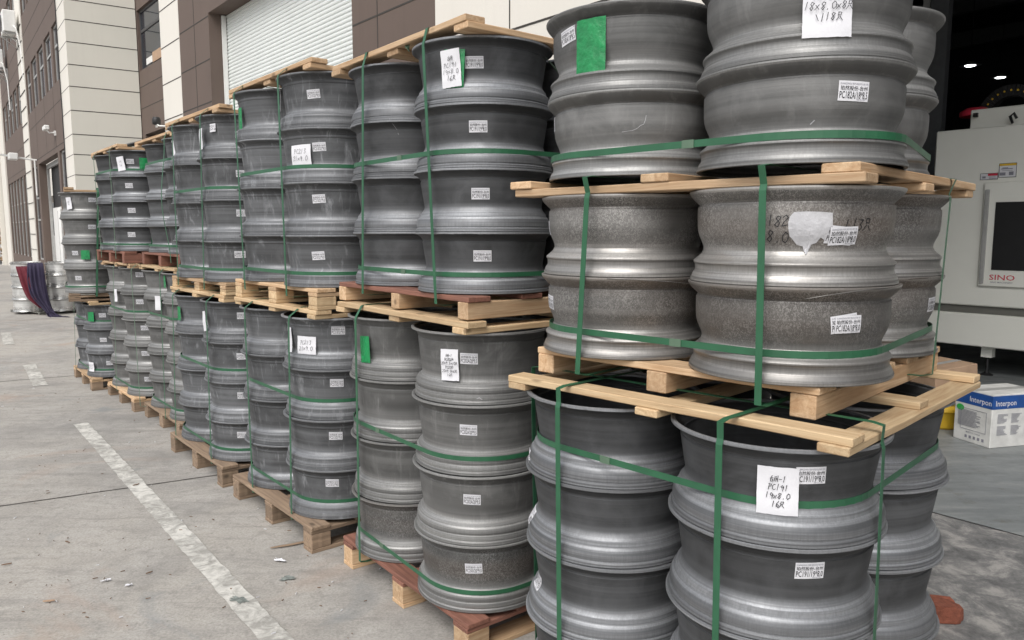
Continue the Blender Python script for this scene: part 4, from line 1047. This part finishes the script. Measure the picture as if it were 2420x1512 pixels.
drape([(70, 100, 622, 14.1), (66, 102, 621, 13.8), (64, 104, 632, 13.62), (66, 108, 665, 13.56), (73, 113, 695, 13.52), (88, 117, 714, 13.5), (104, 121, 728, 13.45), (112, 132, 741, 13.4), (115, 152, 749, 13.35), (120, 166, 751, 13.3)], 'cloth_purple', 'dark purple cloth draped over the silver wheels and trailing onto the ground', 4, .05, 5)
t = empty('white_board', at_z(156, 700, 0) * 1.0, R(-35)); t.location = (-8.62, 14.5, 0); tag(t, 'tall narrow white board standing behind the far left load', 'board')
mb = MB(); mb.box(-.05, .05, -.02, .02, 0, 1.95); o = mb.build('board', M['white_paint'], t, bevel=.005)
mb = MB(); mb.box(-.055, -.05, -.022, .022, .3, 1.9); mb.build('edge_trim', M['frame_grey'], t)

# ------------------------------------------------------------ machine in the warehouse
mc = empty('machine_tool', NN * 8.7, FAC_ROT); tag(mc, 'big light grey machine cabinet with dark window inside the warehouse doorway', 'machine')
x0 = -3.36
mb = MB(); mb.box(x0, 1.6, 0, 2.2, .74, 2.56); mb.build('cabinet', M['machine'], mc, bevel=.012)
mb = MB(); mb.box(x0 + .03, 1.55, .04, 2.15, .66, .738); mb.build('plinth_band', M['machine_dark'], mc)
mb = MB(); mb.box(x0 + .0, 1.6, -.02, 2.2, .32, .658); mb.build('base', M['machine'], mc, bevel=.01)
mb = MB(); mb.box(-3.13, 1.3, .25, 2.0, 2.562, 2.78); mb.build('lid', M['machine'], mc, bevel=.01)
mb = MB(); mb.box(-2.86, .2, -.035, -.001, .95, 2.0); dr = mb.build('door', M['machine'], mc, bevel=.008)
mb = MB(); mb.box(-2.84, -2.80, -.06, -.036, .98, 1.93); mb.build('handle', M['frame_grey'], dr, bevel=.006)
mb = MB(); mb.box(-2.74, -1.5, -.042, -.036, 1.12, 1.80); mb.build('window', M['black'], dr)
def flat_text(s, size, cond, loc, rz, mat, parent, name='lettering', rot=None):
    vs, fs = text_geo(s, size, cond); me = bpy.data.meshes.new(name); me.from_pydata([(x, 0, y) for x, y in vs], [], fs); me.materials.append(M[mat])
    o = link(name, me, parent); o.location = loc; o.rotation_euler = (0, 0, rz); return o
flat_text('SINO', .075, 1.35, (-2.64, -.0365, 1.045), 0, 'red', dr, 'logo'); flat_text('SINO MACHINERY', .022, 1.1, (-2.64, -.0365, .995), 0, 'ink_grey', dr, 'logo_caption')
def sign(x, z, wd, ht, mat, stripe, stripe_mat, words):
    mb = MB(); mb.box(x, x + wd, -.006, -.001, z, z + ht); o = mb.build('warning_label', M['paper'], mc)
    mb = MB(); mb.box(x + stripe[0], x + stripe[1], -.008, -.0062, z + stripe[2], z + stripe[3]); mb.build('warning_stripe', M[stripe_mat], o)
    mb = MB()
    for wx, wz, ww, wh in words: mb.box(x + wx, x + wx + ww, -.0078, -.0062, z + wz, z + wz + wh)
    mb.build('print', M['ink_grey'], o)
    mb = MB(); e = .004
    mb.box(x, x + wd, -.0075, -.0062, z, z + e); mb.box(x, x + wd, -.0075, -.0062, z + ht - e, z + ht); mb.box(x, x + e, -.0075, -.0062, z, z + ht); mb.box(x + wd - e, x + wd, -.0075, -.0062, z, z + ht); mb.build('border', M['ink'], o)
sign(-2.91, 2.03, .16, .065, 0, (.07, .155, .038, .06), 'red', [(.02, .015, .03, .02), (.08, .008, .07, .006), (.08, .022, .06, .006)])
sign(-2.745, 2.045, .155, .14, 0, (.004, .15, .115, .135), 'yellow', [(.02, .08, .1, .008), (.03, .09, .05, .008), (.01, .02, .05, .03), (.09, .02, .04, .035), (.03, .065, .09, .004)])
mb = MB(); mb.box(-3.09, -3.05, .2, .24, 2.70, 2.74); mb.tube([(-2.72, .2, 2.6), (-2.73, .15, 2.66), (-2.70, .15, 2.69), (-2.68, .18, 2.64)], .014, 6); mb.build('eye_bolt', M['black'], mc)
for lx in (-2.77, -.6, 1.3):
    for ly in (.15, 2.0):
        mb = MB(); mb.box(lx - .05, lx + .05, ly - .05, ly + .05, .2, .319); lg = mb.build('leg', M['machine'], mc)
        mb = MB(); mb.tube([(lx, ly, .04), (lx, ly, .2)], .014, 8); mb.lathe([(.02, .045), (.03, .03), (.06, .015), (.06, .007)], 16, cx=lx, cy=ly); mb.build('levelling_foot', M['black'], lg)
# cable chain arc on top
ch = empty('cable_chain', NN * 8.7, FAC_ROT); ch.location = mc.location + NN * .9 - LL * (-1) * 2.15 * 1.0
ch.location = P(2.95, 9.6) + Vector((0, 0, 2.782)); tag(ch, 'black curved cable chain with yellow dots on top of the machine', 'cable chain')
mb = MB(); n = 22; ro, ri = .31, .19
for i in range(n):
    a0, a1 = math.pi * i / n, math.pi * (i + .92) / n
    v = [(r * math.cos(a), y, r * math.sin(a) * 1.0) for y in (-.06, .06) for r, a in ((ri, a0), (ro, a0), (ro, a1), (ri, a1))]
    mb.add(v, [(0, 1, 2, 3), (7, 6, 5, 4), (0, 4, 5, 1), (1, 5, 6, 2), (2, 6, 7, 3), (3, 7, 4, 0)])
mb.build('chain_links', M['black'], ch)
for i in range(1, 12):
    mb = MB(); a = math.pi * i / 12; cx_, cz_ = .25 * math.cos(a), .25 * math.sin(a)
    mb.add([(cx_ + .011 * math.cos(k * .785), -.063, cz_ + .011 * math.sin(k * .785)) for k in range(8)], [tuple(range(8))]); mb.build('yellow_dot', M['yellow'], ch)
mb = MB(); mb.lathe([(.001, .1), (.1, .09), (.16, .05), (.16, 0)], 20, cx=-.32, cy=-.1); mb.build('red_cover', M['red'], ch, smooth=True)
# ceiling lamps
for (px, py), lb_ in (((2293, 155), 'round white ceiling lamp glowing in the dark warehouse, left one'), ((2364, 183), 'round white ceiling lamp glowing in the dark warehouse, right one')):
    t = empty('ceiling_lamp', at_z(px, py, 6.0)); tag(t, lb_, 'lamp', 'high bay lamps in the warehouse')
    mb = MB(); mb.lathe([(.001, .12), (.08, .1), (.1, .03), (.27, .005), (.27, 0), (.14, .0)], 28); mb.build('housing', M['frame_grey'], t, smooth=True)
    mb = MB(); mb.lathe([(.001, -.02), (.1, -.012), (.13, .0)], 24); mb.build('bulb', M['lamp_glow'], t, smooth=True)
    mb = MB(); mb.tube([(0, 0, .11), (0, 0, 2.0)], .012, 6); mb.build('cord', M['black'], t)

# ------------------------------------------------------------ cartons, bucket, bricks
bx = empty('carton_box', (3.318, 5.093, .006), math.atan2(azv(75).y, azv(75).x)); tag(bx, 'white and blue paint carton on the warehouse floor behind the stacks', 'box')
Wd, Dp, Ht = .46, .31, .38
mb = MB(); mb.box(0, Wd, 0, Dp, 0, Ht); mb.build('carton', M['carton_white'], bx, bevel=.004)
mb = MB(); mb.box(-.0015, Wd + .0015, -.0015, Dp + .0015, Ht - .105, Ht - .012); mb.build('blue_band', M['carton_blue'], bx)
flat_text('Interpon', .055, .95, (.115, -.0028, Ht - .07), 0, 'paper', bx, 'printed_name')
o = flat_text('Interpon', .055, .95, (-.0028, .095, Ht - .07), R(-90), 'paper', bx, 'printed_name')
mb = MB(); mb.lathe([(.0, 0), (.03, 0)], 20); me = mb.mesh('green_oval', (M['green_ink'],)); me.transform(Matrix.Rotation(R(90), 4, 'Y')); me.transform(Matrix.Diagonal((1, 1.1, .75, 1))); o = link('green_oval', me, bx); o.location = (-.0025, Dp - .05, Ht - .14)
mb = MB(); rnd = random.Random(2)
for bx_ in range(3):
    for by_ in range(2):
        for k in range(8):
            mb.box(.05 + bx_ * .12, .05 + bx_ * .12 + rnd.uniform(.05, .09), -.0028, -.001, .235 - by_ * .085 - k * .0085, .238 - by_ * .085 - k * .0085)
for k in range(14): mb.box(-.0028, -.001, Dp - .03 - rnd.uniform(.12, .2), Dp - .035, .225 - k * .0085, .2275 - k * .0085)
for (a, b_, c, d) in ((.04, .25, .24, .242), (.04, .25, .09, .092)): mb.box(-.0026, -.001, a, b_, c, d)
for y in (.04, .25): mb.box(-.0026, -.001, y, y + .002, .09, .242)
for i in range(5): mb.box(-.0026, -.001, .05 + i * .035, .068 + i * .035, .03, .05)
mb.build('small_print', M['ink_grey'], bx)
flat_text('MADE IN CHINA', .016, 1.0, (-.0028, .14, .072), R(-90), 'ink_grey', bx, 'printed_line')
mb = MB(); mb.box(.0, Wd, Dp / 2 - .03, Dp / 2 + .03, Ht + .0005, Ht + .002); mb.build('packing_tape', M['frame_grey'], bx)
bk = empty('plastic_tub', (3.33, 5.72, .006)); tag(bk, 'yellow plastic tub on the floor under the brown carton', 'tub')
mb = MB(); mb.lathe([(.001, .001), (.13, .001), (.14, .02), (.15, .15), (.155, .155), (.001, .16)], 32); mb.build('tub', M['yellow'], bk, smooth=True)
mb = MB(); mb.lathe([(.156, .135), (.16, .137), (.16, .150), (.156, .152)], 32); mb.build('rim', M['yellow'], bk, smooth=True)
cb_ = empty('brown_carton', (3.40, 5.86, .19), R(20)); tag(cb_, 'brown cardboard carton resting on the yellow tub behind the wheels', 'box'); cb_.rotation_euler = (0, R(-6), R(15))
mb = MB(); mb.box(-.2, .2, -.16, .2, 0, .28); mb.build('carton', M['carton'], cb_, bevel=.004)
mb = MB(); mb.box(-.2, .2, -.01, .04, .2805, .282); mb.build('packing_tape', M['frame_grey'], cb_)
b0 = at_z(2245, 1478, 0)
out = [(-.10, -.048), (-.02, -.05), (.035, -.047), (.052, -.038), (.06, -.02), (.072, -.008), (.068, .012), (.055, .024), (.06, .038), (.045, .05), (-.02, .049), (-.10, .05)]
n = len(out); mb = MB(); rnd = random.Random(4); lv = [(1.0, .0), (1.02, .006), (1.0, .03), (.97, .058), (.90, .068)]
vs = [((x if x < 0 else x * k) + rnd.uniform(-.002, .002), y * (k if x > .02 else 1) + rnd.uniform(-.001, .001), z - (.012 if x > .05 and z > .05 else 0)) for k, z in lv for x, y in out]
fs = [(r_ * n + q, r_ * n + (q + 1) % n, (r_ + 1) * n + (q + 1) % n, (r_ + 1) * n + q) for r_ in range(4) for q in range(n)] + [tuple(range(n))[::-1], tuple(range(4 * n, 5 * n))]
mb.add(vs, fs); o = mb.build('broken_brick', M['brick']); o.location = (b0.x + .0, b0.y + .055, .003); o.rotation_euler = (0, 0, R(-12)); tag(o, 'broken red brick on the dark concrete right of the nearest load', 'brick')

# ------------------------------------------------------------ litter on the ground
def scrap(px, py, r, label, name, seed):
    p = at_z(px, py, 0); rnd = random.Random(seed); mb = MB(); n = 14; vs = [(0, 0, .008)]
    for k in (.5, 1):
        for q in range(n):
            a = 2 * math.pi * q / n; rr_ = r * k * (1 + (rnd.uniform(-.45, .4) if k == 1 else rnd.uniform(-.15, .15))); vs.append((rr_ * math.cos(a), rr_ * .42 * math.sin(a), rnd.uniform(.001, .010)))
    fs = [(0, 1 + q, 1 + (q + 1) % n) for q in range(n)] + [(1 + q, 1 + n + q, 1 + n + (q + 1) % n, 1 + (q + 1) % n) for q in range(n)]
    mb.add(vs, fs); o = mb.build(name, M['paper']); o.location = (p.x, p.y, .003); o.rotation_euler = (0, 0, rnd.uniform(-.4, .6)); tag(o, label, 'scrap', 'small white scraps on the concrete')
def splinter(px, py, L, W, ang, mat, label, name='wood_splinter', H=.004, grp='wood scraps on the concrete'):
    p = at_z(px, py, 0); mb = MB(); rnd = random.Random(int(px)); n = 7; top = []; bot = []
    for i in range(n + 1):
        x = -L / 2 + L * i / n; k = W / 2 * (1 - .75 * abs(i / n * 2 - 1) ** 2) * rnd.uniform(.7, 1.15); c = rnd.uniform(-.15, .15) * W
        top.append((x, c + k)); bot.append((x, c - k))
    pts = top + bot[::-1]; N_ = len(pts)
    mb.add([(x, y, 0) for x, y in pts] + [(x, y, H) for x, y in pts], [tuple(range(N_))[::-1], tuple(range(N_, 2 * N_))] + [(i, (i + 1) % N_, N_ + (i + 1) % N_, N_ + i) for i in range(N_)])
    o = mb.build(name, M[mat]); o.location = (p.x, p.y, .0068); o.rotation_euler = (0, 0, ang); tag(o, label, 'scrap' if name != 'wood_splinter' else 'splinter', grp)
splinter(688, 1290, .19, .022, R(28), 'wood_old', 'long brown wood splinter lying beside the third pallet')
scrap(664, 1327, .032, 'crumpled white plastic scrap below the long brown splinter', 'plastic_scrap', 1)
splinter(116, 1424, .045, .01, R(10), 'carton', 'small pale wood chip on the concrete at lower left')
splinter(353, 1357, .03, .006, R(50), 'splinter', 'tiny dark twig on the concrete right of centre left, near the painted line')
splinter(16, 1337, .04, .007, R(30), 'splinter', 'dark twig at the left picture edge on the concrete')
splinter(160, 1284, .035, .005, R(-25), 'splinter', 'short dark twig on the concrete in the lower left')
splinter(322, 1148, .04, .008, R(55), 'splinter', 'curved dark twig beside the painted line middle section')
scrap(306, 1386, .016, 'tiny white paper shred on the concrete left of the painted line', 'paper_shred', 2)
scrap(250, 1375, .018, 'small beige paper shred further left on the concrete', 'paper_shred', 3)
mb = MB(); rnd = random.Random(12)
for i in range(170):
    px, py = rnd.uniform(0, 900), rnd.uniform(760, 1512); p = at_z(px, py, 0); L_ = rnd.uniform(.004, .02); W_ = rnd.uniform(.001, .0035); a = rnd.uniform(0, 3.14)
    ca, sa = math.cos(a), math.sin(a)
    q = [(-L_ / 2, -W_ / 2), (L_ / 2, -W_ / 3), (L_ / 2, W_ / 3), (-L_ / 2, W_ / 2)]
    vs = [(p.x + x * ca - y * sa, p.y + x * sa + y * ca, z) for z in (.0045, .0075) for x, y in q]
    mb.add(vs, [(3, 2, 1, 0), (4, 5, 6, 7), (0, 1, 5, 4), (1, 2, 6, 5), (2, 3, 7, 6), (3, 0, 4, 7)], 1 if rnd.random() < .2 else 0)
o = mb.build('debris', (M['splinter'], M['paper'])); tag(o, 'fine wood crumbs and shreds scattered over the concrete yard', 'debris', kind='stuff')
